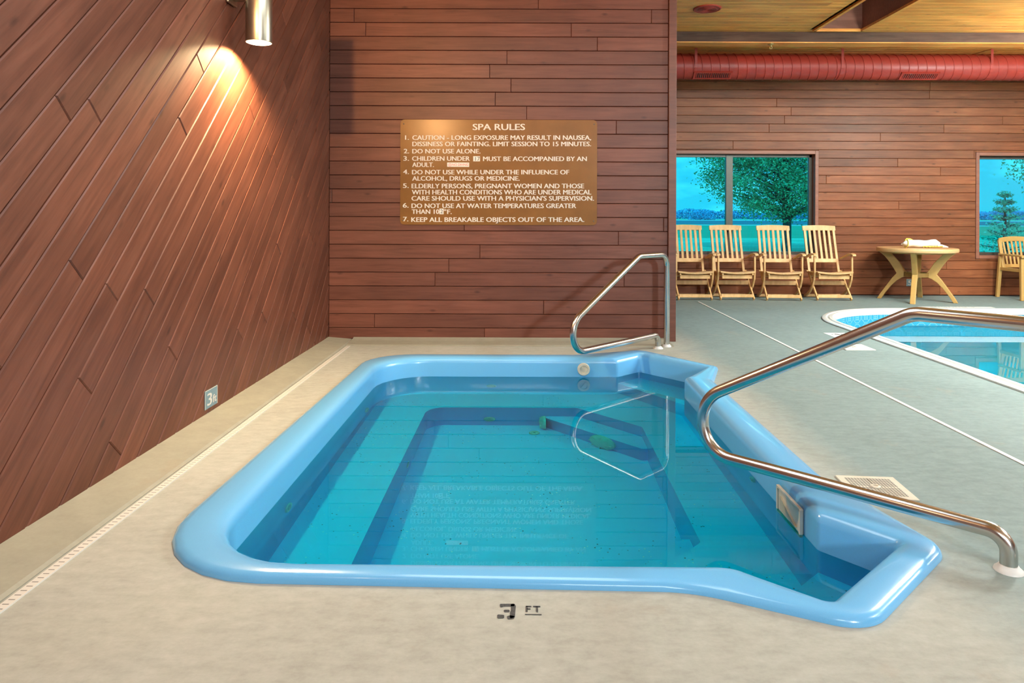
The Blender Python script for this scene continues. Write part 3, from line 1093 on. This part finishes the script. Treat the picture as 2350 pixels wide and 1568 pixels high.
# ------------------------------------------------------------------ swimming pool
POOL = thing('swimming_pool', 'indoor swimming pool with white coping and patterned blue liner', 'pool', (0, 0, 0))
cop = [(0, -.01), (0, .012), (.012, .02), (.045, .02), (.055, .012), (.07, .012), (.08, .022), (.115, .022), (.125, .012), (.13, -.03), (.13, -.055)]
mb = MB()
vs = []; npo = None
for d, z in cop:
    lp = inset_rr(d)
    npo = len(lp)
    vs += [(p.x, p.y, z) for p in lp]
fs = [(i * npo + k, i * npo + (k + 1) % npo, (i + 1) * npo + (k + 1) % npo, (i + 1) * npo + k) for i in range(len(cop) - 1) for k in range(npo)]
mb.add(vs, fs)
mb.build('coping', M_COPING, POOL, smooth=35, fixn=False)
M_LINERP, t_, b_ = mat('pool_liner_pattern')
# white octagon-and-window print repeated round the liner: u along the wall, v up
uvn = N(t_, 'UVMap')
sp_ = N(t_, 'SeparateXYZ'); t_.links.new(uvn.outputs[0], sp_.inputs[0])


def mth(op, a, b=None, c=None):
    n = N(t_, 'Math', operation=op)
    for i, q in enumerate((a, b, c)):
        if q is None: continue
        if isinstance(q, (int, float)): n.inputs[i].default_value = q
        else: t_.links.new(q, n.inputs[i])
    return n.outputs[0]


uu = mth('SUBTRACT', mth('FRACT', mth('DIVIDE', sp_.outputs['X'], .15)), .5)
vv = mth('SUBTRACT', mth('FRACT', mth('DIVIDE', sp_.outputs['Y'], .15)), .5)
au, av = mth('ABSOLUTE', uu), mth('ABSOLUTE', vv)
inf = mth('MAXIMUM', au, av)
octa = mth('MAXIMUM', inf, mth('MULTIPLY', mth('ADD', au, av), .72))
l1 = mth('COMPARE', octa, .44, .016)
l2 = mth('COMPARE', inf, .17, .018)
l3 = mth('MULTIPLY', mth('LESS_THAN', mth('MINIMUM', au, av), .014), mth('LESS_THAN', inf, .17))
l4 = mth('MULTIPLY', mth('COMPARE', au, av, .015), mth('MULTIPLY', mth('GREATER_THAN', inf, .17), mth('LESS_THAN', octa, .44)))
pat = mth('MAXIMUM', mth('MAXIMUM', l1, l2), mth('MAXIMUM', l3, l4))
lim = mth('MULTIPLY', pat, mth('GREATER_THAN', sp_.outputs['Y'], -.345))
mx_ = N(t_, 'MixRGB')
mx_.inputs[1].default_value = (.035, .34, .54, 1); mx_.inputs[2].default_value = (.55, .75, .82, 1)
t_.links.new(mth('MULTIPLY', lim, .5), mx_.inputs[0])
mb_ = N(t_, 'MixRGB'); mb_.inputs[1].default_value = (.30, .78, 1.0, 1)      # plain pale liner below the printed band
t_.links.new(mth('GREATER_THAN', sp_.outputs['Y'], -.36), mb_.inputs[0]); t_.links.new(mx_.outputs[0], mb_.inputs[2])
t_.links.new(mb_.outputs[0], b_.inputs['Base Color'])
b_.inputs['Roughness'].default_value = .4
lp = inset_rr(.13)
me = bpy.data.meshes.new('liner')
npo = len(lp)
vs = [(p.x, p.y, -.05) for p in lp] + [(p.x, p.y, -1.45) for p in lp]
me.from_pydata(vs, [], [(k, npo + k, npo + (k + 1) % npo, (k + 1) % npo) for k in range(npo)])
uvl = me.uv_layers.new(name='UVMap')
acc = [0]
for k in range(npo): acc.append(acc[-1] + (lp[(k + 1) % npo] - lp[k]).length)
for k in range(npo):
    for li, (a, b) in zip(me.polygons[k].loop_indices, ((acc[k], -.05), (acc[k], -1.45), (acc[k + 1], -1.45), (acc[k + 1], -.05))):
        uvl.data[li].uv = (a, b)
me.materials.append(M_LINERP)
me.shade_smooth()
new_obj('liner', me, POOL)
mb = MB(); mb.flat([[(p.x, p.y) for p in lp]], -1.45)
mb.build('pool_floor', M_LINER, POOL, fixn=False)
mb = MB(); mb.flat([[(p.x, p.y) for p in lp]], -.19)
M_PWATER = water_mat('pool_water_surface', (.40, .97, 1.0))
o = mb.build('pool_water', M_PWATER, fixn=False, smooth=180)
tag(o, 'still clear blue water filling the swimming pool', 'water', kind='stuff')
o.cycles.is_caustics_caster = True
for c_ in POOL.children_recursive:
    c_.cycles.is_caustics_receiver = True

# markings beside the pool
M_FADED = concrete('faded_white_paint', (.55, .56, .54), (.64, .66, .65), (.72, .74, .73))
MK = thing('deck_marking', 'faded white painted depth patch with a dark scribble beside the pool coping', 'marking', (3.23, 7.06, 0), 0, 'painted patches on the pool deck')
mb = MB(); mb.box((0, 0, .0007), (.22, .28, .0014)); mb.build('paint_patch', M_FADED, MK)
mb = MB(); mb.tube([(-.07, .02, .002), (-.03, .05, .002), (.0, .0, .002), (.03, .04, .002), (.07, -.05, .002)], .006, 6)
mb.build('paint_stroke', M_SCRIB, MK)
SL = thing('skimmer_lid', 'white square skimmer lid set in the grey deck near the pool edge', 'drain cover', (3.06, 6.40, 0))
mb = MB(); mb.box((0, 0, .003), (.27, .27, .008)); mb.build('lid', M_WHITE, SL, bevel=.002)
mb = MB(); mb.lathe([(.02, .007), (.02, .011), (.012, .011), (.012, .008)], 16); mb.build('finger_ring', M_PALE, SL)
MK = thing('deck_marking', 'white painted strip with dark marks on the deck between round table and pool', 'marking', (5.78, 9.245, 0), 0, 'painted patches on the pool deck')
mb = MB(); mb.box((0, 0, .0007), (.98, .10, .0014)); mb.build('paint_patch', M_FADED, MK)
mb = MB()
rnd = random.Random(3)
for i in range(13):
    x = -.32 + i * .045
    mb.box((x, 0, .0018), (.008, .055, .001)); mb.box((x + .012, rnd.choice((-.022, 0, .022)), .0018), (.022, .010, .001))
mb.build('paint_stroke', M_SCRIB, MK)


# ------------------------------------------------------------------ folding teak chairs
def bar(mb, pts, w, t_):
    """flat bar along a path in the y-z plane at x offset; pts (x,y,z); w in the plane, t_ across x"""
    fr = []
    P = [Vector(p) for p in pts]
    for i, p in enumerate(P):
        t = (P[min(i + 1, len(P) - 1)] - P[max(i - 1, 0)]).normalized()
        a = Vector((1, 0, 0)); b = t.cross(a).normalized()
        fr.append((p, a, b))
    ws = w if isinstance(w, (list, tuple)) else [w] * len(P)
    mb.sweep(fr, lambda i: [(-t_ / 2, -ws[i] / 2), (t_ / 2, -ws[i] / 2), (t_ / 2, ws[i] / 2), (-t_ / 2, ws[i] / 2)])


def make_chair(label, run=.24):
    root = thing('folding_chair', label, 'chair', (0, 0, 0), 0, 'folding teak chairs under the window')
    top_z, bot_z = 1.055, .335
    bot_y = .13
    L_ = top_z - bot_z

    def back(x, h, off=0):      # point on the back plane, h = 0..1, slightly curved
        cv = .018 * math.sin(h * math.pi)
        return (x, bot_y + run * h + cv * .3 + off, bot_z + L_ * h)
    sl = math.atan2(run, L_)
    for sx in (-1, 1):
        mb = MB()
        bar(mb, [back(sx * .213, h) for h in (0, .25, .5, .75, .95)], .028, .036)
        mb.build('back_post', M_TEAK, root, bevel=.004)
    mb = MB()
    fr = []
    for i in range(13):
        x = -.245 + .49 * i / 12
        bow = .016 * (1 - (x / .245) ** 2)
        p = Vector(back(x, .955)) + Vector((0, bow * .6, 0))
        fr.append((p, Vector((0, math.cos(sl), -math.sin(sl))), Vector((0, math.sin(sl), math.cos(sl)))))
    mb.sweep(fr, lambda i: [(-.013, -.036), (.013, -.036), (.013, .036 + .012 * (1 - ((i - 6) / 6) ** 2)), (-.013, .036 + .012 * (1 - ((i - 6) / 6) ** 2))])
    mb.build('top_rail', M_TEAK, root, bevel=.005)
    mb = MB(); mb.box(back(0, .29), (.40, .022, .06), Matrix.Rotation(-sl, 3, 'X')); mb.build('lower_rail', M_TEAK, root, bevel=.004)
    for i in range(5):
        x = -.142 + .071 * i
        mb = MB(); bar(mb, [back(x, h) for h in (.30, .5, .7, .92)], .012, .036); mb.build('back_slat', M_TEAK, root, bevel=.003)
    # dished seat of cross slats
    mb = MB()
    for j in range(8):
        y = -.275 + j * .057
        z0 = .405 - .035 * (j / 7) - (.008 if j == 0 else 0)
        fr = []
        for i in range(11):
            x = -.25 + .05 * i
            dz = .022 * (x / .25) ** 2 - .012
            fr.append((Vector((x, y, z0 + dz)), Vector((0, 1, 0)), Vector((0, 0, 1))))
        mb.sweep(fr, lambda i: [(-.022, -.010), (.022, -.010), (.022, .010), (-.022, .010)])
    mb.build('seat', M_TEAK, root, bevel=.003)
    mb = MB()
    for sx in (-1, 1):
        mb.box((sx * .215, -.07, .363), (.022, .42, .04), Matrix.Rotation(R(-5), 3, 'X'))
    mb.box((0, -.235, .335), (.43, .022, .055)); mb.box((0, .10, .33), (.43, .022, .045))
    mb.build('seat_frame', M_TEAK, root, bevel=.003)
    for sx in (-1, 1):
        # arm-post leg: straight from the arm, then sweeping back to the rear foot
        mb = MB()
        pts = [(sx * .262, -.205, .63), (sx * .262, -.208, .50), (sx * .262, -.208, .40), (sx * .262, -.185, .30), (sx * .262, -.125, .20), (sx * .262, -.03, .11), (sx * .262, .09, .05), (sx * .262, .20, .018)]
        bar(mb, pts, [.034, .036, .042, .046, .044, .040, .038, .036], .024)
        mb.build('leg', M_TEAK, root, bevel=.004)
        mb = MB()
        pts = [(sx * .236, .12, .39), (sx * .236, .02, .29), (sx * .236, -.10, .17), (sx * .236, -.22, .06), (sx * .236, -.265, .012)]
        bar(mb, pts, [.04, .038, .038, .04, .05], .022)
        mb.build('leg', M_TEAK, root, bevel=.004)
        mb = MB()
        fr = []
        for (y, z, w_) in ((-.27, .648, .05), (-.24, .660, .058), (-.16, .664, .060), (-.06, .648, .052), (.06, .615, .044), (.20, .580, .036), (.24, .572, .03)):
            fr.append((Vector((sx * .272, y, z)), Vector((1, 0, 0)), Vector((0, .2, 1)).normalized(), w_))
        mb.sweep([f[:3] for f in fr], lambda i: [(-fr[i][3] / 2, -.011), (fr[i][3] / 2, -.011), (fr[i][3] / 2, .011), (-fr[i][3] / 2, .011)])
        mb.build('armrest', M_TEAK, root, bevel=.004)
        mb = MB(); mb.lathe([(.018, -.012), (.020, 0), (.018, .012)], 14, (sx * .24, .15, .385), 'X'); mb.build('hinge_disc', M_TEAK, root, smooth=40)
    for (y, z, h_) in ((-.245, .062, .045), (-.045, .235, .06), (.17, .028, .04)):
        mb = MB(); mb.box((0, y, z), (.46 if y < .1 else .51, .02, h_)); mb.build('stretcher', M_TEAK, root, bevel=.003)
    return root


ch = make_chair('folding teak chair half hidden by the end of the wooden partition')
ch.location = (2.465, 10.16, 0)
dup(ch, (3.076, 10.19, 0), R(0), 'folding teak chair second from the wooden partition, in front of the window mullion')
dup(ch, (3.75, 10.14, 0), R(-5), 'folding teak chair standing in front of the outdoor tree trunk')
dup(ch, (4.47, 10.17, 0), R(-3), 'folding teak chair at the right jamb of the big window, nearest the round table')

# ------------------------------------------------------------------ round resin table
TB = thing('round_table', 'round tan resin table on four curved splayed legs by the far wall', 'table', (5.655, 9.96, 0), R(0))
mb = MB()
mb.lathe([(.0, .712), (.45, .712), (.50, .702), (.516, .706), (.522, .722), (.522, .748), (.513, .760), (.0, .763)], 64, caps=False)
mb.build('tabletop', M_RESIN_TOP, TB, smooth=40, fixn=False)
mb = MB()
mb.lathe([(.44, .712), (.44, .685), (.42, .685), (.42, .712)], 48, caps=False); mb.build('apron_ring', M_RESIN, TB, smooth=40)
# leg profile in (radius, height): outer edge then inner edge
prof = [(.56, .70), (.47, .63), (.40, .55), (.33, .45), (.29, .385), (.36, .31), (.45, .19), (.54, .07), (.585, .0),
        (.52, .0), (.46, .09), (.37, .20), (.29, .275), (.21, .325), (.145, .345), (.145, .405), (.19, .46), (.25, .55), (.33, .63), (.40, .70)]
for k in range(4):
    an = R(-35 + 90 * k)
    ca, sa = math.cos(an), math.sin(an)
    mb = MB()
    mb.prism([(a * .87, b) for a, b in prof], -.034, .034, lambda a, b, h_: (ca * a - sa * h_, sa * a + ca * h_, b))
    mb.build('leg', M_RESIN, TB, bevel=.006)
mb = MB()
mb.lathe([(.16, .345), (.16, .405), (.14, .405), (.14, .345)], 32, caps=False); mb.lathe([(.16, .345), (.16, .405), (.14, .405), (.14, .345), (.16, .345)], 32, caps=False)
mb.build('brace_ring', M_RESIN, TB, smooth=40)

# white bundle with a yellow cord on the table
BU = thing('rolled_bundle', 'rolled white plastic bundle tied with yellow cord on the round table', 'bundle', (5.68, 9.87, .767))
rnd = random.Random(9)
mb = MB()
path = []; rad = []
for i in range(25):
    t_ = i / 24
    x = -.27 + .52 * t_
    e = min(1, (t_ * 7 + .15)) * min(1, ((1 - t_) * 6 + .25))
    path.append((x, .01 * math.sin(t_ * 5), .058 + .006 * math.sin(t_ * 9)))
    rad.append((.052 + .004 * math.sin(t_ * 17)) * e)
mb.tube(path, rad, 18)
path = [(x_, y_ + .05, z_ * .75) for x_, y_, z_ in path]
mb.tube(path, [r_ * .72 for r_ in rad], 18)
mb.v = [(a, b, max(.004, c)) for a, b, c in mb.v]
mb.build('plastic_roll', M_VINYL, BU, smooth=60)
mb = MB()
mb.tube([(.20, -.02, .03), (.27, -.03, .022), (.33, -.02, .012), (.36, -.02, .008)], [.03, .022, .014, .006], 10)
mb.build('loose_end', M_VINYL, BU, smooth=60)
mb = MB()
loop = [(-.22 + .004 * math.sin(q), .058 * math.cos(q) + .01, .06 + .060 * math.sin(q)) for q in [i * math.pi / 10 for i in range(21)]]
mb.tube(loop, .006, 8)
mb.tube([(-.24, 0, .10), (-.22, 0, .128), (-.17, 0, .125), (-.13, 0, .105)], .006, 8)
pts = []
for i in range(60):
    t_ = i / 59
    pts.append((-.02 + .28 * t_, -.075 + .02 * math.sin(t_ * 40), .010 + .008 * abs(math.sin(t_ * 23)) + .03 * max(0, t_ - .75)))
mb.tube(pts, .007, 8)
mb.build('cord', M_YELLOW, BU, smooth=60)

# ------------------------------------------------------------------ resin armchair at the right edge
AC = thing('resin_armchair', 'tan resin armchair with slatted back under the smaller window', 'chair', (7.44, 10.22, 0), R(2))
mb = MB()
fr = []
for i in range(15):
    t_ = i / 14
    x = -.27 + .54 * t_
    z = .855 + .03 * (1 - (2 * t_ - 1) ** 2)
    fr.append((Vector((x, .235 + .03 * (1 - (2 * t_ - 1) ** 2), z)), Vector((0, 1, 0)), Vector((0, 0, 1))))
mb.sweep(fr, lambda i: [(-.016, -.045), (.016, -.045), (.016, .03), (-.016, .03)])
mb.build('top_rail', M_RESIN, AC, bevel=.01)
for sx in (-1, 1):
    mb = MB(); bar(mb, [(sx * .25, .245, .86), (sx * .245, .215, .68), (sx * .235, .17, .42)], .035, .05); mb.build('back_post', M_RESIN, AC, bevel=.008)
for i in range(7):
    x = -.18 + .06 * i
    mb = MB(); bar(mb, [(x * 1.08, .245, .84), (x, .20, .62), (x * .97, .17, .46)], .014, .028); mb.build('back_slat', M_RESIN, AC, bevel=.003)
mb = MB(); mb.box((0, .18, .475), (.44, .03, .05)); mb.build('lower_rail', M_RESIN, AC, bevel=.006)
mb = MB(); mb.box((0, -.02, .415), (.46, .42, .028)); mb.box((0, -.225, .39), (.46, .03, .06)); mb.build('seat', M_RESIN_TOP, AC, bevel=.01)
for sx in (-1, 1):
    mb = MB(); bar(mb, [(sx * .255, -.215, .63), (sx * .262, -.225, .42), (sx * .275, -.25, .0)], [.045, .05, .04], .05); mb.build('leg', M_RESIN, AC, bevel=.008)
    mb = MB(); bar(mb, [(sx * .262, .20, .62), (sx * .265, .215, .42), (sx * .272, .25, .0)], [.04, .05, .04], .05); mb.build('leg', M_RESIN, AC, bevel=.008)
    mb = MB()
    fr = [(Vector((sx * .265, y, z)), Vector((1, 0, 0)), Vector((0, 0, 1))) for y, z in ((-.27, .628), (-.22, .642), (0, .645), (.21, .645))]
    mb.sweep(fr, lambda i: [(-.032, -.014), (.032, -.014), (.032, .014), (-.032, .014)])
    mb.build('armrest', M_RESIN, AC, bevel=.008)
    mb = MB(); mb.box((sx * .262, 0, .43), (.03, .40, .05)); mb.build('side_rail', M_RESIN, AC, bevel=.006)

# ------------------------------------------------------------------ spiral duct under the ceiling
DU = thing('air_duct', 'long round red-painted spiral air duct along the far wall', 'duct', (6.4, 9.5, 3.25))
mb = MB()
mb.lathe([(.172, -4.9), (.172, 5.0)], 48, axis='X')
mb.build('pipe', M_RED, DU, smooth=40)
mb = MB()
x = -4.9; pts = []
nt_ = 24
turns = int(9.9 / .121)
for i in range(turns * nt_ + 1):
    w = 2 * math.pi * i / nt_
    pts.append((-4.9 + .121 * i / nt_, .173 * math.cos(w), .173 * math.sin(w)))
mb.tube(pts, .0065, 6)
mb.build('spiral_seam', M_RED, DU, smooth=60)
for x in (2.32, 4.29, 6.3, 8.3, 10.3):
    mb = MB()
    pts = [(x - 6.4, -.178 * math.cos(w), -.178 * math.sin(w)) for w in [i * math.pi / 12 for i in range(13)]]
    pts = [(x - 6.4, -.178, .215)] + pts + [(x - 6.4, .178, .215)]
    fr = []
    for i, p in enumerate(pts):
        t = (Vector(pts[min(i + 1, len(pts) - 1)]) - Vector(pts[max(i - 1, 0)])).normalized()
        fr.append((Vector(p), Vector((1, 0, 0)), t.cross(Vector((1, 0, 0))).normalized()))
    mb.sweep(fr, lambda i: [(-.017, -.0015), (.017, -.0015), (.017, .0015), (-.017, .0015)])
    mb.build('hanger_strap', M_RED, DU)
for x in (2.56, 5.36, 8.2):
    an = R(-52)
    g = Vector((x - 6.4, -.172 * math.cos(an), .172 * math.sin(an)))
    rm_ = Matrix.Rotation(R(90) + an, 3, 'X') if False else None
    nrm = Vector((0, -math.cos(an), math.sin(an)))
    tan_ = Vector((0, -math.sin(an), -math.cos(an)))
    P = lambda a, b, c: g + Vector((1, 0, 0)) * a + tan_ * b + nrm * c
    mb = MB()
    for (a0, a1, b0, b1) in ((-.26, .26, .042, .06), (-.26, .26, -.06, -.042), (-.26, -.23, -.042, .042), (.23, .26, -.042, .042)):
        mb.prism([(a0, b0), (a1, b0), (a1, b1), (a0, b1)], -.012, .014, P)
    vf = mb.build('vent_frame', M_RED, DU)
    mb = MB(); mb.prism([(-.23, -.042), (.23, -.042), (.23, .042), (-.23, .042)], .001, .004, P); mb.build('vent_recess', M_REDDARK, vf)
    mb = MB()
    for i in range(17):
        a = -.216 + i * .027
        mb.prism([(a - .005, -.042), (a + .005, -.042), (a + .005, .042), (a - .005, .042)], .004, .012, P)
    mb.build('vent_fin', M_RED, vf)

# red ceiling disc and the sprinkler
CV = thing('ceiling_disc', 'round red-painted speaker grille in the plank ceiling', 'speaker', (2.0, 7.56, CEIL))
mb = MB()
mb.lathe([(.150, 0.0), (.150, -.008), (.138, -.014), (.128, -.008), (.118, -.010), (.0, -.014)], 40, caps=False)
mb.build('rim', M_RED, CV, smooth=40)
mb = MB()
for r_ in (.02, .04, .06, .08, .10):
    mb.lathe([(r_ + .003, -.0128), (r_ + .003, -.0165), (r_ - .003, -.0165), (r_ - .003, -.0128)], 32, caps=False)
mb.build('grille', M_RED, CV, smooth=40)
SPK = thing('sprinkler', 'small brass fire sprinkler head on the underside of the ceiling beam', 'sprinkler', (3.06, 8.58, CEIL - .136))
mb = MB(); mb.lathe([(.035, 0), (.035, -.004), (.026, -.012), (.012, -.014)], 20); mb.build('escutcheon', M_BRASS, SPK, smooth=40)
mb = MB(); mb.lathe([(.010, -.012), (.010, -.03), (.006, -.034)], 14); mb.tube([(-.012, 0, -.02), (-.015, 0, -.045), (0, 0, -.058), (.015, 0, -.045), (.012, 0, -.02)], .003, 8)
mb.lathe([(.020, -.058), (.020, -.061), (.004, -.061)], 16); mb.build('head', M_BRASS, SPK, smooth=40)

# ------------------------------------------------------------------ outdoors
def grass_mat(name, c1, c2, sc):
    m, t, b = mat(name)
    co = N(t, 'TexCoord')
    n1 = N(t, 'TexNoise', Scale=sc, Detail=8, Roughness=.7)
    mp_ = N(t, 'Mapping'); mp_.inputs['Scale'].default_value = (.35, 1, 1)
    rp = ramp(t, [(.35, c1), (.65, c2)])
    t.links.new(co.outputs['Object'], mp_.inputs[0]); t.links.new(mp_.outputs[0], n1.inputs['Vector']); t.links.new(n1.outputs['Fac'], rp.inputs[0])
    t.links.new(rp.outputs[0], b.inputs['Base Color'])
    b.inputs['Roughness'].default_value = .9
    return m


GZ = -.30
mb = MB(); mb.box((30, 305, GZ - .05), (700, 588, .1))
o = mb.build('ground', grass_mat('lawn', (.10, .42, .22), (.26, .66, .40), .9)); tag(o, kind='structure')
mb = MB(); mb.box((30, 78, GZ + .004), (500, 64, .01))
o = mb.build('lawn_shade', grass_mat('shaded_grass', (.05, .30, .13), (.09, .40, .18), .5)); tag(o, kind='structure')  # shade on the distant grass painted as a darker strip
M_ROAD = simple('pale_road', (.62, .58, .60), .9)
mb = MB(); mb.box((30, 103, GZ + .012), (500, 5, .012)); o = mb.build('road', M_ROAD); tag(o, kind='structure')
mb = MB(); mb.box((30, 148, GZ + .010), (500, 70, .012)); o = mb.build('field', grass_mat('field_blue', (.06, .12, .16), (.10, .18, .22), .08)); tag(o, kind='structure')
mb = MB(); mb.box((30, 196, GZ + .010), (500, 14, .012)); o = mb.build('road_2', M_ROAD); tag(o, kind='structure')


def leaf_mat(name, c1, c2):
    m, t, b = mat(name)
    g = N(t, 'NewGeometry')
    rp = ramp(t, [(0, c1), (1, c2)])
    t.links.new(g.outputs['Random Per Island'], rp.inputs[0]); t.links.new(rp.outputs[0], b.inputs['Base Color'])
    b.inputs['Roughness'].default_value = .6
    return m


M_LEAF = leaf_mat('leaf_green', (.08, .30, .18), (.18, .60, .32))
M_LEAF2 = leaf_mat('leaf_mixed', (.08, .34, .18), (.36, .48, .22))
M_PINE = leaf_mat('pine_green', (.14, .50, .36), (.20, .62, .44))
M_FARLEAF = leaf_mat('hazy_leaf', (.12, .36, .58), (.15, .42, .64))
M_BARK = simple('bark', (.06, .07, .075), .9, var=.3, scale=20)


def leaf(mb, p, s, rnd):
    a = Vector((rnd.gauss(0, 1), rnd.gauss(0, 1), rnd.gauss(0, .7))).normalized()
    b = a.cross(Vector((rnd.gauss(0, 1), rnd.gauss(0, 1), rnd.gauss(0, 1)))).normalized()
    c = a.cross(b) * .12
    mb.add([p - a * s, p + b * s * .5 + c * s, p + a * s, p - b * s * .5 + c * s], [(0, 1, 2, 3)])


def broad_tree(name, label, base, h, crown, nclus, per, lsize, seed, mt, trunk_r=.16, bottom=.25, group='trees outside the windows', rcl=.55):
    rnd = random.Random(seed)
    root = thing(name, label, 'tree', base, 0, group)
    mb = MB()
    th = h * .55
    mb.tube([(0, 0, -.1), (.02, 0, th * .3), (-.04, .03, th * .65), (.02, 0, th), (.0, 0, h * .85)], [trunk_r * 1.15, trunk_r, trunk_r * .9, trunk_r * .6, trunk_r * .2], 10)
    cl = []
    cz = h * (bottom + (1 - bottom) / 2)
    for i in range(nclus):
        while True:
            x, y, z = (rnd.uniform(-1, 1) for _ in range(3))
            d = x * x + y * y + z * z
            if .12 < d < 1 and rnd.random() < .35 + .65 * d: break
        cl.append(Vector((x * crown, y * crown, cz + z * h * (1 - bottom) / 2)))
    for c in cl[::4]:
        z0 = min(max(c.z - .35 * math.hypot(c.x, c.y), h * .18), h * .8)
        mid = Vector((c.x * .5, c.y * .5, (z0 + c.z) / 2 + .15))
        mb.tube([(0, 0, z0), mid, c], [trunk_r * .38, trunk_r * .2, .012], 6)
    mb.build('trunk', M_BARK, root, smooth=60)
    mb = MB()
    for c in cl:
        for k in range(per):
            d = Vector((rnd.gauss(0, 1), rnd.gauss(0, 1), rnd.gauss(0, .7))) * rcl * .6
            leaf(mb, c + d, lsize * rnd.uniform(.6, 1.2), rnd)
    mb.build('foliage', mt, root, fixn=False)
    return root


broad_tree('shade_tree', 'large broadleaf tree on the lawn seen through the big window', (11.1, 29.2, GZ), 7.2, 3.6, 340, 180, .065, 4, M_LEAF2, .17, .20, rcl=.52)
broad_tree('shade_tree', 'broadleaf tree whose low branches hang across the smaller window', (15.3, 19.0, GZ), 7.6, 3.3, 200, 70, .050, 8, M_LEAF, .16, .30, rcl=.34)


def pine(base, h, seed, label):
    rnd = random.Random(seed)
    root = thing('pine_tree', label, 'tree', base)
    mb = MB(); mb.tube([(0, 0, -.1), (0, 0, h * .5), (0, 0, h)], [.07, .05, .012], 8)
    fo = MB()
    for lv in range(9):
        z = h * (.12 + .86 * lv / 8)
        ln = (1 - lv / 8.6) * h * .30 + .08
        for k in range(6):
            an = k * math.pi / 3 + lv * .7 + rnd.uniform(-.2, .2)
            tip = Vector((math.cos(an) * ln, math.sin(an) * ln, z + ln * .30))
            mb.tube([(0, 0, z), tip * .5 + Vector((0, 0, z * .5 + ln * .05)), tip], [.02, .014, .006], 5)
            for q in range(44):
                t_ = rnd.uniform(.25, 1.05)
                p = Vector((0, 0, z)).lerp(tip, t_) + Vector((rnd.gauss(0, .045), rnd.gauss(0, .045), rnd.gauss(0, .035)))
                leaf(fo, p, rnd.uniform(.03, .06), rnd)
    mb.build('trunk', M_BARK, root, smooth=60)
    fo.build('foliage', M_PINE, root, fixn=False)
    return root


pine((13.9, 20.0, GZ), 2.15, 12, 'young pine tree on the lawn behind the smaller window')


def shrub(base, r, h, seed, label, n=900, ls=.35):
    rnd = random.Random(seed)
    root = thing('shrub', label, 'shrub', base)
    mb = MB()
    for i in range(n):
        while True:
            x, y, z = rnd.uniform(-1, 1), rnd.uniform(-1, 1), rnd.uniform(0, 1)
            if x * x + y * y + z * z < 1: break
        leaf(mb, Vector((x * r, y * r, z * h)), ls * rnd.uniform(.6, 1.3), rnd)
    mb.build('foliage', M_FARLEAF, root, fixn=False)
    mb = MB(); mb.tube([(0, 0, -.1), (0, 0, h * .6)], [.2, .06], 6); mb.build('stem', M_BARK, root)


shrub((55.5, 215, GZ), 4.2, 3.4, 21, 'rounded dark shrub at the far field edge seen through the left pane')
# distant woods: a long bank of foliage nobody could count
rnd = random.Random(77)
mb = MB()
for i in range(32000):
    x = rnd.uniform(10, 330)
    hh = 2.6 + .5 * math.sin(x * .11) + .4 * math.sin(x * .31 + 1) + .3 * math.sin(x * .83)
    leaf(mb, Vector((x, 262 + rnd.uniform(-3, 5), rnd.uniform(GZ, hh))), rnd.uniform(.3, .55), rnd)
o = mb.build('distant_woods', M_FARLEAF, fixn=False)
tag(o, 'hazy bank of distant woods along the horizon beyond the fields', 'woods', kind='stuff')
